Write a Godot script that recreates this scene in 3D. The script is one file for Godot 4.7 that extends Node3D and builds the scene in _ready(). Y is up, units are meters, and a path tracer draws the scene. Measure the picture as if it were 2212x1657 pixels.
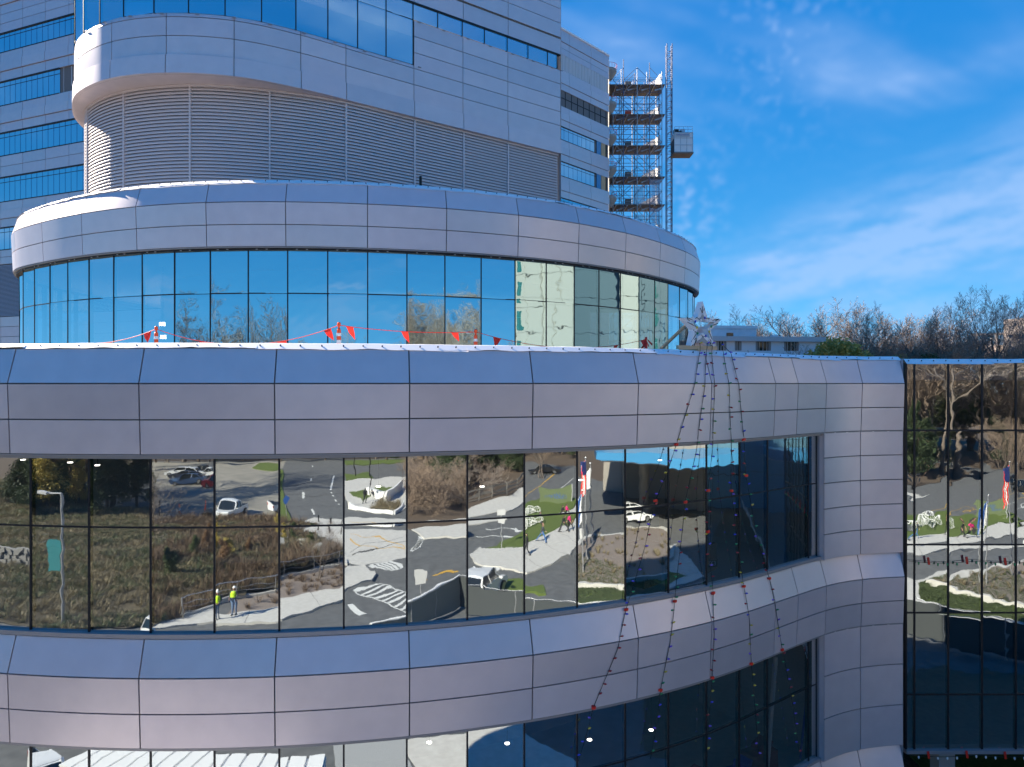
extends Node3D
# Hospital wing with curved metal bands and mirror glass, seen from the height of its terrace.
# Units are metres, y is up, the street is at y = 0, the camera looks along -z. "eye" is the camera's height.
const EYE := 13.5
const PXF := 1586.0                      # focal length in pixels of a 2211 x 1657 picture
var M := {}
var used := {}
var rng := RandomNumberGenerator.new()

class Geo:                                # collects triangles of one mesh
	var v := PackedVector3Array()
	var n := PackedVector3Array()
	var u := PackedVector2Array()
	var c := PackedColorArray()
	var i := PackedInt32Array()
	var tint := Color.WHITE
	func vert(p: Vector3, nn: Vector3, uv := Vector2.ZERO) -> int:
		v.append(p); n.append(nn); u.append(uv); c.append(tint)
		return v.size() - 1
	func tri(a: Vector3, b: Vector3, d: Vector3) -> void:          # counter-clockwise seen from outside
		var nn := (b - a).cross(d - a).normalized()
		var k := vert(a, nn); vert(b, nn, Vector2(1, 0)); vert(d, nn, Vector2(1, 1))
		i.append_array(PackedInt32Array([k, k + 2, k + 1]))
	func quad(a: Vector3, b: Vector3, d: Vector3, e: Vector3) -> void:
		var nn := (d - a).cross(e - b).normalized()
		var k := vert(a, nn); vert(b, nn, Vector2(1, 0)); vert(d, nn, Vector2(1, 1)); vert(e, nn, Vector2(0, 1))
		i.append_array(PackedInt32Array([k, k + 2, k + 1, k, k + 3, k + 2]))
	func quadn(a: Vector3, b: Vector3, d: Vector3, e: Vector3, na: Vector3, nb: Vector3, nd: Vector3, ne: Vector3) -> void:
		var k := vert(a, na); vert(b, nb, Vector2(1, 0)); vert(d, nd, Vector2(1, 1)); vert(e, ne, Vector2(0, 1))
		i.append_array(PackedInt32Array([k, k + 2, k + 1, k, k + 3, k + 2]))
	func box(at: Vector3, size: Vector3, basis := Basis.IDENTITY) -> void:
		var h := size * 0.5
		var p := []
		for q in [Vector3(-1, -1, -1), Vector3(1, -1, -1), Vector3(1, 1, -1), Vector3(-1, 1, -1), Vector3(-1, -1, 1), Vector3(1, -1, 1), Vector3(1, 1, 1), Vector3(-1, 1, 1)]:
			p.append(at + basis * (q * h))
		quad(p[4], p[5], p[6], p[7]); quad(p[1], p[0], p[3], p[2]); quad(p[5], p[1], p[2], p[6])
		quad(p[0], p[4], p[7], p[3]); quad(p[7], p[6], p[2], p[3]); quad(p[0], p[1], p[5], p[4])
	func bar(a: Vector3, b: Vector3, w: float, h: float, up := Vector3.UP) -> void:      # a beam of rectangular section from a to b
		var z := (b - a).normalized()
		if absf(z.dot(up)) > 0.98:
			up = Vector3.RIGHT
		var x := up.cross(z).normalized()
		box((a + b) * 0.5, Vector3(w, h, a.distance_to(b)), Basis(x, z.cross(x), z))
	func tube(a: Vector3, b: Vector3, ra: float, rb: float, k := 8, caps := true) -> void:
		var z := (b - a).normalized()
		var x := z.cross(Vector3.UP if absf(z.y) < 0.95 else Vector3.RIGHT).normalized()
		var y := z.cross(x)
		var s := v.size()
		for j in k:
			var o := x * cos(TAU * j / k) + y * sin(TAU * j / k)
			vert(a + o * ra, o); vert(b + o * rb, o)
		for j in k:
			var q := s + 2 * j
			var r := s + 2 * ((j + 1) % k)
			i.append_array(PackedInt32Array([q, q + 1, r, r, q + 1, r + 1]))
		if caps:
			for e in 2:
				var m := v.size()
				var nn := z if e else -z
				for j in k:
					var o := x * cos(TAU * j / k) + y * sin(TAU * j / k)
					vert((b + o * rb) if e else (a + o * ra), nn)
				for j in range(1, k - 1):
					i.append_array(PackedInt32Array([m, m + j, m + j + 1] if not e else [m, m + j + 1, m + j]))
	func lathe(prof: PackedVector2Array, at: Vector3, k := 16) -> void:       # (radius, height) from the bottom up
		for q in prof.size() - 1:
			var a := prof[q]
			var b := prof[q + 1]
			var t := Vector2(b.y - a.y, a.x - b.x).normalized()
			for j in k:
				var e := TAU * j / k
				var f := TAU * (j + 1) / k
				var d0 := Vector3(cos(e), 0, -sin(e))
				var d1 := Vector3(cos(f), 0, -sin(f))
				quadn(at + d0 * a.x + Vector3.UP * a.y, at + d1 * a.x + Vector3.UP * a.y, at + d1 * b.x + Vector3.UP * b.y, at + d0 * b.x + Vector3.UP * b.y,
					d0 * t.x + Vector3.UP * t.y, d1 * t.x + Vector3.UP * t.y, d1 * t.x + Vector3.UP * t.y, d0 * t.x + Vector3.UP * t.y)
	func area(poly: PackedVector2Array) -> float:
		var a := 0.0
		for q in poly.size():
			a += poly[q].cross(poly[(q + 1) % poly.size()])
		return a
	func slab(poly: PackedVector2Array, y0: float, y1: float) -> void:         # a flat plate over a ground outline (x, z)
		var t := Geometry2D.triangulate_polygon(poly)
		for q in range(0, t.size(), 3):
			var a := poly[t[q]]
			var b := poly[t[q + 1]]
			var d := poly[t[q + 2]]
			if (b - a).cross(d - a) > 0:
				var w := b
				b = d
				d = w
			tri(Vector3(a.x, y1, a.y), Vector3(b.x, y1, b.y), Vector3(d.x, y1, d.y))
		if y1 - y0 < 0.001:
			return
		var turn := area(poly)
		for q in poly.size():
			var a := poly[q]
			var b := poly[(q + 1) % poly.size()]
			if turn > 0:
				var w := a
				a = b
				b = w
			quad(Vector3(a.x, y0, a.y), Vector3(b.x, y0, b.y), Vector3(b.x, y1, b.y), Vector3(a.x, y1, a.y))
	func prism(poly: PackedVector2Array, depth: float, at: Transform3D) -> void:     # an outline in x, y pushed along +-z
		var t := Geometry2D.triangulate_polygon(poly)
		for side in [1.0, -1.0]:
			for q in range(0, t.size(), 3):
				var a := poly[t[q]]
				var b := poly[t[q + 1]]
				var d := poly[t[q + 2]]
				if ((b - a).cross(d - a) > 0) != (side > 0):
					var w := b
					b = d
					d = w
				var z: float = side * depth * 0.5
				tri(at * Vector3(a.x, a.y, z), at * Vector3(b.x, b.y, z), at * Vector3(d.x, d.y, z))
		var ccw := area(poly) > 0
		for q in poly.size():
			var a := poly[q]
			var b := poly[(q + 1) % poly.size()]
			if not ccw:
				var w := a
				a = b
				b = w
			quad(at * Vector3(a.x, a.y, -depth * 0.5), at * Vector3(b.x, b.y, -depth * 0.5), at * Vector3(b.x, b.y, depth * 0.5), at * Vector3(a.x, a.y, depth * 0.5))
	func done(colored := false) -> ArrayMesh:
		var arr := []
		arr.resize(Mesh.ARRAY_MAX)
		arr[Mesh.ARRAY_VERTEX] = v
		arr[Mesh.ARRAY_NORMAL] = n
		arr[Mesh.ARRAY_TEX_UV] = u
		if colored:
			arr[Mesh.ARRAY_COLOR] = c
		arr[Mesh.ARRAY_INDEX] = i
		var m := ArrayMesh.new()
		m.add_surface_from_arrays(Mesh.PRIMITIVE_TRIANGLES, arr)
		return m

class Line:                               # a wall's plan: (x, z) points, walked so that the outside lies on the left hand's far side (towards +z when walking +x)
	const DS := 0.05
	var p := PackedVector2Array()
	func from_points(src: PackedVector2Array, smooth := true) -> Line:
		var dense := PackedVector2Array()
		for k in src.size() - 1:
			var a := src[maxi(k - 1, 0)]
			var b := src[k]
			var d := src[k + 1]
			var e := src[mini(k + 2, src.size() - 1)]
			var m := maxi(2, int(b.distance_to(d) / 0.04))
			for q in m:
				var t := float(q) / m
				dense.append(b.cubic_interpolate(d, a, e, t) if smooth else b.lerp(d, t))
		dense.append(src[src.size() - 1])
		var left := 0.0
		p.append(dense[0])
		for k in range(1, dense.size()):
			var a := dense[k - 1]
			var l := a.distance_to(dense[k])
			while left + l >= DS:
				var step := (DS - left) / l
				a = a.lerp(dense[k], step)
				l = a.distance_to(dense[k])
				left = 0.0
				p.append(a)
			left += l
		return self
	func length() -> float:
		return (p.size() - 1) * DS
	func at(s: float) -> Vector2:
		var k := clampf(s / DS, 0.0, p.size() - 1.001)
		return p[int(k)].lerp(p[int(k) + 1], k - int(k))
	func out(s: float) -> Vector2:
		var t := (at(minf(s + 0.15, length())) - at(maxf(s - 0.15, 0.0))).normalized()
		return Vector2(-t.y, t.x)
	func pt(s: float, off: float, y: float) -> Vector3:
		var q := at(s) + out(s) * off
		return Vector3(q.x, y, q.y)
	func n3(s: float) -> Vector3:
		var q := out(s)
		return Vector3(q.x, 0, q.y)
	func seen_at(px: float, off: float, lo := 0.0, hi := -1.0) -> float:     # how far along the wall picture column px meets it
		if hi < 0.0:
			hi = length()
		for k in 40:
			var m := (lo + hi) * 0.5
			var q := pt(m, off, 0)
			if 1105.5 + 1586.0 * q.x / -q.z < px:
				lo = m
			else:
				hi = m
		return (lo + hi) * 0.5

# ---- naming, tagging, placing
func numbered(called: String) -> String:
	used[called] = used.get(called, -1) + 1
	return called if used[called] == 0 else "%s_%03d" % [called, used[called]]

func tag(o: Node, label := "", category := "", group := "", kind := "") -> void:
	if label: o.set_meta("label", label)
	if category: o.set_meta("category", category)
	if group: o.set_meta("group", group)
	if kind: o.set_meta("kind", kind)

func thing(called: String, label: String, category: String, at := Vector3.ZERO, group := "") -> Node3D:
	var o := Node3D.new()
	o.name = numbered(called)
	add_child(o)
	o.position = at
	tag(o, label, category, group)
	return o

func part(called: String, g, m: Material, parent: Node = self, colored := false) -> MeshInstance3D:
	var o := MeshInstance3D.new()
	o.name = numbered(called) if parent == self else called
	o.mesh = g.done(colored) if g is Geo else g
	o.material_override = m
	parent.add_child(o, true)
	return o

func ground_part(called: String, g, m: Material) -> MeshInstance3D:
	var o := part(called, g, m)
	tag(o, "", "", "", "structure")
	return o

func copy(o: Node3D, at: Vector3, turn := 0.0, size := 1.0) -> Node3D:
	var c: Node3D = o.duplicate()
	c.name = numbered(String(o.name).trim_suffix("_" + String(o.name).get_slice("_", String(o.name).get_slice_count("_") - 1)) if String(o.name).right(3).is_valid_int() else String(o.name))
	add_child(c)
	c.position = at
	c.rotation.y = turn
	c.scale = Vector3.ONE * size
	return c

func toward(px: float, py: float, depth: float) -> Vector3:                  # the point of a picture position at a depth in front of the camera
	return Vector3((px - 1105.5) / PXF * depth, EYE - (py - 828.5) / PXF * depth, -depth)

# ---- materials
func lin(r: float, g: float, b: float) -> Color:
	return Color(r, g, b).linear_to_srgb()

func mat(called: String, col: Color, rough := 0.6, metal := 0.0, spec := 0.5) -> StandardMaterial3D:
	var m := StandardMaterial3D.new()
	m.resource_name = called
	m.albedo_color = col
	m.roughness = rough
	m.metallic = metal
	m.metallic_specular = spec
	M[called] = m
	return m

func noise_tex(sd: int, freq: float, lo: Color, hi: Color, octaves := 4, size := 512, power := 1.0) -> ImageTexture:
	var f := FastNoiseLite.new()
	f.seed = sd
	f.frequency = freq
	f.fractal_octaves = octaves
	var src := f.get_seamless_image(size, size)
	src.convert(Image.FORMAT_L8)
	var img := Image.create(size, size, false, Image.FORMAT_RGB8)
	for y in size:
		for x in size:
			img.set_pixel(x, y, lo.lerp(hi, pow(src.get_pixel(x, y).r, power)))
	img.generate_mipmaps()
	return ImageTexture.create_from_image(img)

func triplanar(m: StandardMaterial3D, tex: Texture2D, scale: float, bump := 0.0, height: Texture2D = null) -> void:
	m.albedo_texture = tex
	m.uv1_triplanar = true
	m.uv1_world_triplanar = true
	m.uv1_scale = Vector3.ONE * scale
	if bump > 0.0:
		m.heightmap_enabled = true
		m.heightmap_texture = height if height else tex
		m.heightmap_scale = bump

func make_materials() -> void:
	var dust := noise_tex(3, 0.012, Color(0.955, 0.955, 0.96), Color(1, 1, 1), 5)
	var ripple := noise_tex(4, 0.011, Color(0, 0, 0), Color(1, 1, 1), 2, 256)
	var cols := [lin(0.69, 0.605, 0.61), lin(0.715, 0.625, 0.63), lin(0.66, 0.58, 0.588), lin(0.685, 0.60, 0.617)]
	for k in 4:
		var m := mat("metal_panel_%d" % k, cols[k], [0.36, 0.40, 0.34, 0.42][k], 0.46)
		triplanar(m, dust, 0.23, 0.12, ripple)
	var mg := mat("mirror_glass", Color(lin(0.62, 0.68, 0.69), 0.68), 0.012, 1.0)
	mg.transparency = BaseMaterial3D.TRANSPARENCY_ALPHA
	var one := Image.create(4, 4, false, Image.FORMAT_RGBA8)
	one.fill(Color.WHITE)
	mg.albedo_texture = ImageTexture.create_from_image(one)
	var tg := mat("tint_glass", Color(lin(0.46, 0.66, 0.72), 0.88), 0.012, 1.0)
	tg.transparency = BaseMaterial3D.TRANSPARENCY_ALPHA
	tg.albedo_texture = mg.albedo_texture
	mat("green_glass", lin(0.06, 0.22, 0.19), 0.05, 0.6)
	mat("backing_board", lin(0.17, 0.17, 0.17), 0.9)
	mat("louvre_back", lin(0.14, 0.14, 0.14), 0.9)
	mat("frame_dark", lin(0.022, 0.022, 0.026), 0.45, 0.5)
	mat("frame_grey", lin(0.30, 0.29, 0.30), 0.5, 0.4)
	mat("membrane", lin(0.90, 0.87, 0.87), 0.5)
	mat("screw", lin(0.10, 0.10, 0.11), 0.5, 0.6)
	mat("louver", lin(0.62, 0.56, 0.565), 0.5, 0.2)
	mat("roof_deck", lin(0.33, 0.33, 0.33), 0.85)
	mat("interior", lin(0.50, 0.49, 0.47), 0.9)
	mat("interior_dark", lin(0.36, 0.37, 0.39), 0.9)
	mat("carton", lin(0.32, 0.20, 0.11), 0.85)
	var lamp := mat("ceiling_light", Color(1, 1, 1), 0.5)
	lamp.emission_enabled = true
	lamp.emission = Color(1, 0.98, 0.94)
	lamp.emission_energy_multiplier = 4.0
	mat("concrete_raw", lin(0.34, 0.33, 0.31), 0.9)
	var net := mat("netting", Color(lin(0.45, 0.55, 0.72), 0.38), 0.6)
	net.transparency = BaseMaterial3D.TRANSPARENCY_ALPHA
	mat("plastic_sheet", lin(0.55, 0.55, 0.56), 0.35)
	mat("plywood", lin(0.55, 0.38, 0.22), 0.8)
	mat("galvanised", lin(0.50, 0.50, 0.52), 0.42, 0.7)
	mat("scaffold_steel", lin(0.16, 0.17, 0.24), 0.5, 0.5)
	mat("planks", lin(0.22, 0.20, 0.18), 0.9)
	mat("red_plastic", lin(0.80, 0.03, 0.015), 0.42)
	mat("orange_plastic", lin(0.85, 0.09, 0.02), 0.45)
	mat("flag_red", lin(0.80, 0.035, 0.02), 0.5).backlight_enabled = true
	M.flag_red.backlight = lin(0.6, 0.03, 0.02)
	mat("white_band", lin(0.82, 0.82, 0.82), 0.5)
	mat("white_paint", lin(0.80, 0.79, 0.78), 0.6)
	mat("foam", lin(0.83, 0.82, 0.82), 0.7)
	mat("lumber", lin(0.60, 0.42, 0.25), 0.8)
	mat("wire", lin(0.008, 0.012, 0.009), 0.5)
	mat("black_metal", lin(0.012, 0.012, 0.013), 0.4, 0.4)
	for b in [["red", 0.42, 0.01, 0.01], ["green", 0.01, 0.26, 0.07], ["blue", 0.02, 0.03, 0.55], ["yellow", 0.70, 0.50, 0.02], ["purple", 0.20, 0.07, 0.60]]:
		var m := mat("bulb_" + b[0], lin(b[1], b[2], b[3]), 0.12)
		m.clearcoat_enabled = true
	# ground
	var asph := mat("asphalt", Color(1, 1, 1), 0.9)
	triplanar(asph, noise_tex(11, 0.02, lin(0.085, 0.087, 0.090), lin(0.150, 0.152, 0.155), 6), 0.11)
	var lot := mat("worn_asphalt", Color(1, 1, 1), 0.92)
	triplanar(lot, noise_tex(12, 0.012, lin(0.20, 0.19, 0.165), lin(0.33, 0.30, 0.26), 6), 0.045)
	var conc := mat("concrete", Color(1, 1, 1), 0.88)
	triplanar(conc, noise_tex(13, 0.02, lin(0.46, 0.44, 0.41), lin(0.60, 0.585, 0.56), 6), 0.2)
	var mulch := mat("mulch", Color(1, 1, 1), 0.95)
	triplanar(mulch, noise_tex(14, 0.06, lin(0.13, 0.10, 0.085), lin(0.34, 0.29, 0.26), 6), 0.35, 3.0)
	var lawn := mat("lawn", Color(1, 1, 1), 0.95)
	triplanar(lawn, noise_tex(15, 0.05, lin(0.06, 0.095, 0.014), lin(0.135, 0.175, 0.035), 6), 0.3, 3.0)
	var soil := mat("dry_soil", Color(1, 1, 1), 0.95)
	triplanar(soil, noise_tex(16, 0.03, lin(0.055, 0.045, 0.03), lin(0.14, 0.115, 0.075), 6), 0.16, 4.0)
	var litter := mat("leaf_litter", Color(1, 1, 1), 0.95)
	triplanar(litter, noise_tex(17, 0.05, lin(0.05, 0.035, 0.025), lin(0.17, 0.12, 0.08), 6), 0.2, 3.0)
	var gravel := mat("gravel", Color(1, 1, 1), 0.95)
	triplanar(gravel, noise_tex(18, 0.09, lin(0.22, 0.23, 0.24), lin(0.48, 0.48, 0.48), 5), 0.5, 2.0)
	mat("road_white", lin(0.66, 0.66, 0.64), 0.8)
	mat("road_yellow", lin(0.62, 0.36, 0.05), 0.8)
	mat("seam", lin(0.03, 0.03, 0.03), 0.9)
	# plants
	for b in [["bark_grey", 0.155, 0.125, 0.105], ["bark_brown", 0.12, 0.085, 0.062], ["twig_brown", 0.22, 0.165, 0.135], ["twig_grey", 0.27, 0.225, 0.20], ["twig_tan", 0.30, 0.22, 0.165]]:
		mat(b[0], lin(b[1], b[2], b[3]), 0.9)
	for b in [["leaf_dark", 0.032, 0.052, 0.018], ["leaf_mid", 0.062, 0.085, 0.024], ["leaf_olive", 0.44, 0.35, 0.10], ["leaf_yellow", 0.55, 0.48, 0.05], ["leaf_dry", 0.22, 0.13, 0.065], ["grass_dry", 0.185, 0.150, 0.090], ["grass_green", 0.060, 0.080, 0.028], ["grass_rust", 0.125, 0.082, 0.05]]:
		var m := mat(b[0], lin(b[1], b[2], b[3]), 0.7)
		m.backlight_enabled = true
		m.backlight = lin(b[1] * 0.5, b[2] * 0.5, b[3] * 0.4)
	# things in the street
	mat("tyre", lin(0.012, 0.012, 0.012), 0.85)
	mat("rim_metal", lin(0.45, 0.45, 0.46), 0.3, 0.8)
	mat("car_glass", lin(0.015, 0.018, 0.02), 0.04, 0.0, 0.7)
	for b in [["car_white", 0.75, 0.76, 0.78], ["car_blue", 0.035, 0.075, 0.17], ["car_silver", 0.42, 0.44, 0.47], ["car_black", 0.012, 0.012, 0.014], ["car_red", 0.30, 0.015, 0.02], ["car_navy", 0.02, 0.03, 0.06]]:
		var m := mat(b[0], lin(b[1], b[2], b[3]), 0.25)
		m.clearcoat_enabled = true
	mat("car_light", lin(0.7, 0.7, 0.72), 0.15)
	mat("tail_light", lin(0.35, 0.01, 0.01), 0.2)
	var skin := mat("figure", Color(1, 1, 1), 0.8)
	skin.vertex_color_use_as_albedo = true
	mat("vest", lin(0.55, 0.85, 0.03), 0.6)
	mat("helmet", lin(0.82, 0.82, 0.80), 0.35)
	mat("fence_cloth", lin(0.05, 0.056, 0.058), 0.85)
	mat("fence_green", lin(0.22, 0.235, 0.21), 0.85)
	mat("sign_white", lin(0.5, 0.5, 0.51), 0.5)
	mat("sign_blue", lin(0.03, 0.10, 0.35), 0.5)
	mat("sign_teal", lin(0.03, 0.20, 0.22), 0.5)
	mat("sign_green", lin(0.10, 0.13, 0.06), 0.5)
	mat("flag_blue", lin(0.02, 0.035, 0.16), 0.7)
	mat("stone", lin(0.26, 0.25, 0.24), 0.9)
	mat("rock", lin(0.42, 0.41, 0.39), 0.9)
	mat("pale_wall", lin(0.33, 0.30, 0.265), 0.6)
	mat("shaded_wall", lin(0.055, 0.085, 0.105), 0.5)  # shade on the recessed walls, put into a dark colour
	mat("brightened_blue_wall", lin(0.16, 0.32, 0.42), 0.3, 0.3)  # lowest rows of those walls, colour brightened for what the end panes mirror
	mat("canopy_blue", lin(0.06, 0.26, 0.50), 0.35)
	mat("window_dark", lin(0.02, 0.03, 0.035), 0.06, 0.3)
	mat("window_blue", lin(0.08, 0.22, 0.36), 0.06, 0.6)
	mat("lilac_wall", lin(0.88, 0.84, 0.85), 0.8)
	mat("weathered_band", lin(0.62, 0.59, 0.59), 0.85)
	var beige := mat("beige_stucco", Color(1, 1, 1), 0.9)
	triplanar(beige, noise_tex(19, 0.02, lin(0.60, 0.50, 0.43), lin(0.72, 0.62, 0.55), 5), 0.12)
	var weath := mat("weathered_white", Color(1, 1, 1), 0.8)
	triplanar(weath, noise_tex(20, 0.02, lin(0.72, 0.69, 0.70), lin(0.84, 0.81, 0.82), 5), 0.15)

func _ready() -> void:
	rng.seed = 20231
	# camera, sky, sun, exposure
	var cam := Camera3D.new()
	cam.name = "camera"
	cam.fov = 55.16
	cam.near = 0.1
	cam.far = 3000.0
	cam.position = Vector3(0, EYE, 0)
	add_child(cam)
	cam.current = true
	var env := Environment.new()
	env.background_mode = Environment.BG_SKY
	env.sky = make_sky()
	env.background_energy_multiplier = 1.0
	env.tonemap_mode = Environment.TONE_MAPPER_LINEAR
	env.tonemap_exposure = 3.0
	env.sdfgi_enabled = true
	env.ssao_enabled = true
	env.ssil_enabled = true
	var we := WorldEnvironment.new()
	we.name = "environment"
	we.environment = env
	add_child(we)
	var sun := DirectionalLight3D.new()
	sun.name = "sun"
	sun.light_energy = 1.6
	sun.light_color = Color(1.0, 0.95, 0.87)
	sun.light_angular_distance = 0.5
	sun.shadow_enabled = true
	add_child(sun)
	sun.look_at_from_position(Vector3.ZERO, -Vector3(-0.734, 0.545, -0.407), Vector3.UP)
	make_materials()
	# large structure
	build_ground()
	build_podium()
	build_glass_link()
	build_drum()
	build_upper_wing()
	build_tower()
	build_scaffold()
	prepare_trees()
	build_backdrop()
	build_street()
	# small things
	build_terrace_things()
	build_star()
	build_light_strings()

func make_sky() -> Sky:
	# a winter sky computed in world directions: clear blue, paler at the horizon, with thin streaked cirrus
	var w := 1600
	var h := 800
	var a := FastNoiseLite.new()
	a.seed = 5; a.frequency = 1.0; a.fractal_octaves = 5; a.noise_type = FastNoiseLite.TYPE_SIMPLEX_SMOOTH
	var b := FastNoiseLite.new()
	b.seed = 9; b.frequency = 1.0; b.fractal_octaves = 4
	var img := Image.create(w, h, false, Image.FORMAT_RGBF)
	for y in h:
		var el := PI * (0.5 - (y + 0.5) / h)
		var up := sin(el)
		for x in w:
			var az := TAU * (x + 0.5) / w
			var c := Color(0.0, 0.0, 0.0)
			if up <= 0.0:
				c = Color(0.30, 0.36, 0.42)
			else:
				var t := pow(1.0 - up, 4.0)
				c = Color(0.002, 0.072, 0.235).lerp(Color(0.045, 0.215, 0.385), t)
				c = c.lerp(Color(0.125, 0.265, 0.40), pow(1.0 - up, 18.0) * 0.8)
				# cirrus on a high layer: position where the view ray meets it
				var k := 1.0 / (up + 0.10)
				var px := sin(az) * cos(el) * k
				var pz := cos(az) * cos(el) * k
				var u := px * 0.86 + pz * 0.5
				var v := -px * 0.5 + pz * 0.86
				var big := b.get_noise_3d(u * 0.35, v * 0.55, 3.0) + 0.35 * b.get_noise_3d(u * 1.1, v * 1.6, 8.0)
				var streak := a.get_noise_3d(u * 0.9, v * 4.5, 0.0) * 0.6 + a.get_noise_3d(u * 2.2, v * 7.0, 5.0) * 0.4
				var fleck := a.get_noise_3d(u * 9.0, v * 11.0, 11.0)
				var m := clampf(big * 1.25 - 0.06 + streak * 0.45, 0.0, 1.0)
				m = m * m
				# the cloud bank ahead: a streaked sheet rising to the right, mottled patches above and beside it
				var ra := rad_to_deg(wrapf(az, -PI, PI))       # straight ahead of the camera is 0, right is positive
				var re := rad_to_deg(el)
				var bank := exp(-pow((re - (7.6 + 0.19 * (ra - 17.0))) / (2.2 + 0.10 * maxf(ra - 15.0, 0.0)), 2.0)) * smoothstep(12.0, 21.0, ra) * (1.0 - smoothstep(44.0, 70.0, ra))
				var low := exp(-pow((re - 3.6) / 1.5, 2.0)) * smoothstep(10.0, 20.0, ra) * (1.0 - smoothstep(30.0, 60.0, ra))
				var top := exp(-pow((ra - 20.5) / 4.5, 2.0) - pow((re - 23.5) / 5.0, 2.0))
				var side := exp(-pow((ra - 13.2) / 2.6, 2.0) - pow((re - 13.0) / 5.0, 2.0))
				var wisp := a.get_noise_3d(ra * 0.10 + re * 0.10, re * 0.55 - ra * 0.10, 21.0) + 0.5 * a.get_noise_3d(ra * 0.3, re * 1.4 - ra * 0.26, 31.0)
				var spots := a.get_noise_3d(ra * 0.8, re * 1.0, 41.0) + 0.6 * a.get_noise_3d(ra * 2.0, re * 2.4, 51.0)
				m = maxf(m, 1.15 * bank * clampf(0.62 + 0.75 * wisp, 0.0, 1.0) + 0.8 * low * clampf(0.3 + 0.9 * wisp, 0.0, 1.0) + (top * 0.55 + side * 0.75) * clampf(0.15 + 1.1 * spots, 0.0, 1.0))
				m *= 0.75 + 0.25 * clampf(fleck * 1.6 + 0.5, 0.0, 1.0)
				m *= smoothstep(0.0, 0.04, up)
				c = c.lerp(Color(0.150, 0.220, 0.350), minf(m * 0.95, 0.62))
			img.set_pixel(x, y, c)
	var mtl := PanoramaSkyMaterial.new()
	mtl.panorama = ImageTexture.create_from_image(img)
	var s := Sky.new()
	s.sky_material = mtl
	return s

# ---- pieces of facades that follow a plan line
func strip(g: Geo, l: Line, sa: float, sb: float, o0: float, y0: float, o1: float, y1: float, step := 0.35) -> void:
	var k := maxi(1, int(ceil((sb - sa) / step)))
	for q in k:
		var a := lerpf(sa, sb, float(q) / k)
		var b := lerpf(sa, sb, float(q + 1) / k)
		var na := (l.n3(a) * (y1 - y0) - Vector3.UP * (o1 - o0)).normalized()
		var nb := (l.n3(b) * (y1 - y0) - Vector3.UP * (o1 - o0)).normalized()
		g.quadn(l.pt(a, o0, y0), l.pt(b, o0, y0), l.pt(b, o1, y1), l.pt(a, o1, y1), na, nb, nb, na)

func rail(g: Geo, l: Line, sa: float, sb: float, o0: float, o1: float, y0: float, y1: float, step := 0.35) -> void:   # a beam with flat ends that follows the line: o1 is its face
	strip(g, l, sa, sb, o1, y0, o1, y1, step)
	var k := maxi(1, int(ceil((sb - sa) / step)))
	for q in k:
		var a := lerpf(sa, sb, float(q) / k)
		var b := lerpf(sa, sb, float(q + 1) / k)
		g.quad(l.pt(a, o1, y1), l.pt(b, o1, y1), l.pt(b, o0, y1), l.pt(a, o0, y1))
		g.quad(l.pt(a, o0, y0), l.pt(b, o0, y0), l.pt(b, o1, y0), l.pt(a, o1, y0))
	g.quad(l.pt(sa, o0, y0), l.pt(sa, o1, y0), l.pt(sa, o1, y1), l.pt(sa, o0, y1))
	g.quad(l.pt(sb, o1, y0), l.pt(sb, o0, y0), l.pt(sb, o0, y1), l.pt(sb, o1, y1))

func panel(called: String, parent: Node, l: Line, sa: float, sb: float, o0: float, y0: float, o1: float, y1: float, m: Material = null, gap := 0.0135, thick := 0.05) -> MeshInstance3D:
	var g := Geo.new()
	sa += gap; sb -= gap
	var e := gap / absf(y1 - y0)
	var oa := lerpf(o0, o1, e)
	var ob := lerpf(o1, o0, e)
	y0 += gap; y1 -= gap
	strip(g, l, sa, sb, oa, y0, ob, y1)
	var k := maxi(1, int(ceil((sb - sa) / 0.35)))
	for q in k:
		var a := lerpf(sa, sb, float(q) / k)
		var b := lerpf(sa, sb, float(q + 1) / k)
		g.quad(l.pt(a, ob, y1), l.pt(b, ob, y1), l.pt(b, ob - thick, y1), l.pt(a, ob - thick, y1))
		g.quad(l.pt(a, oa - thick, y0), l.pt(b, oa - thick, y0), l.pt(b, oa, y0), l.pt(a, oa, y0))
	g.quad(l.pt(sa, oa - thick, y0), l.pt(sa, oa, y0), l.pt(sa, ob, y1), l.pt(sa, ob - thick, y1))
	g.quad(l.pt(sb, oa, y0), l.pt(sb, oa - thick, y0), l.pt(sb, ob - thick, y1), l.pt(sb, ob, y1))
	return part(called, g, m if m else M["metal_panel_%d" % rng.randi_range(0, 3)], parent)

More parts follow.
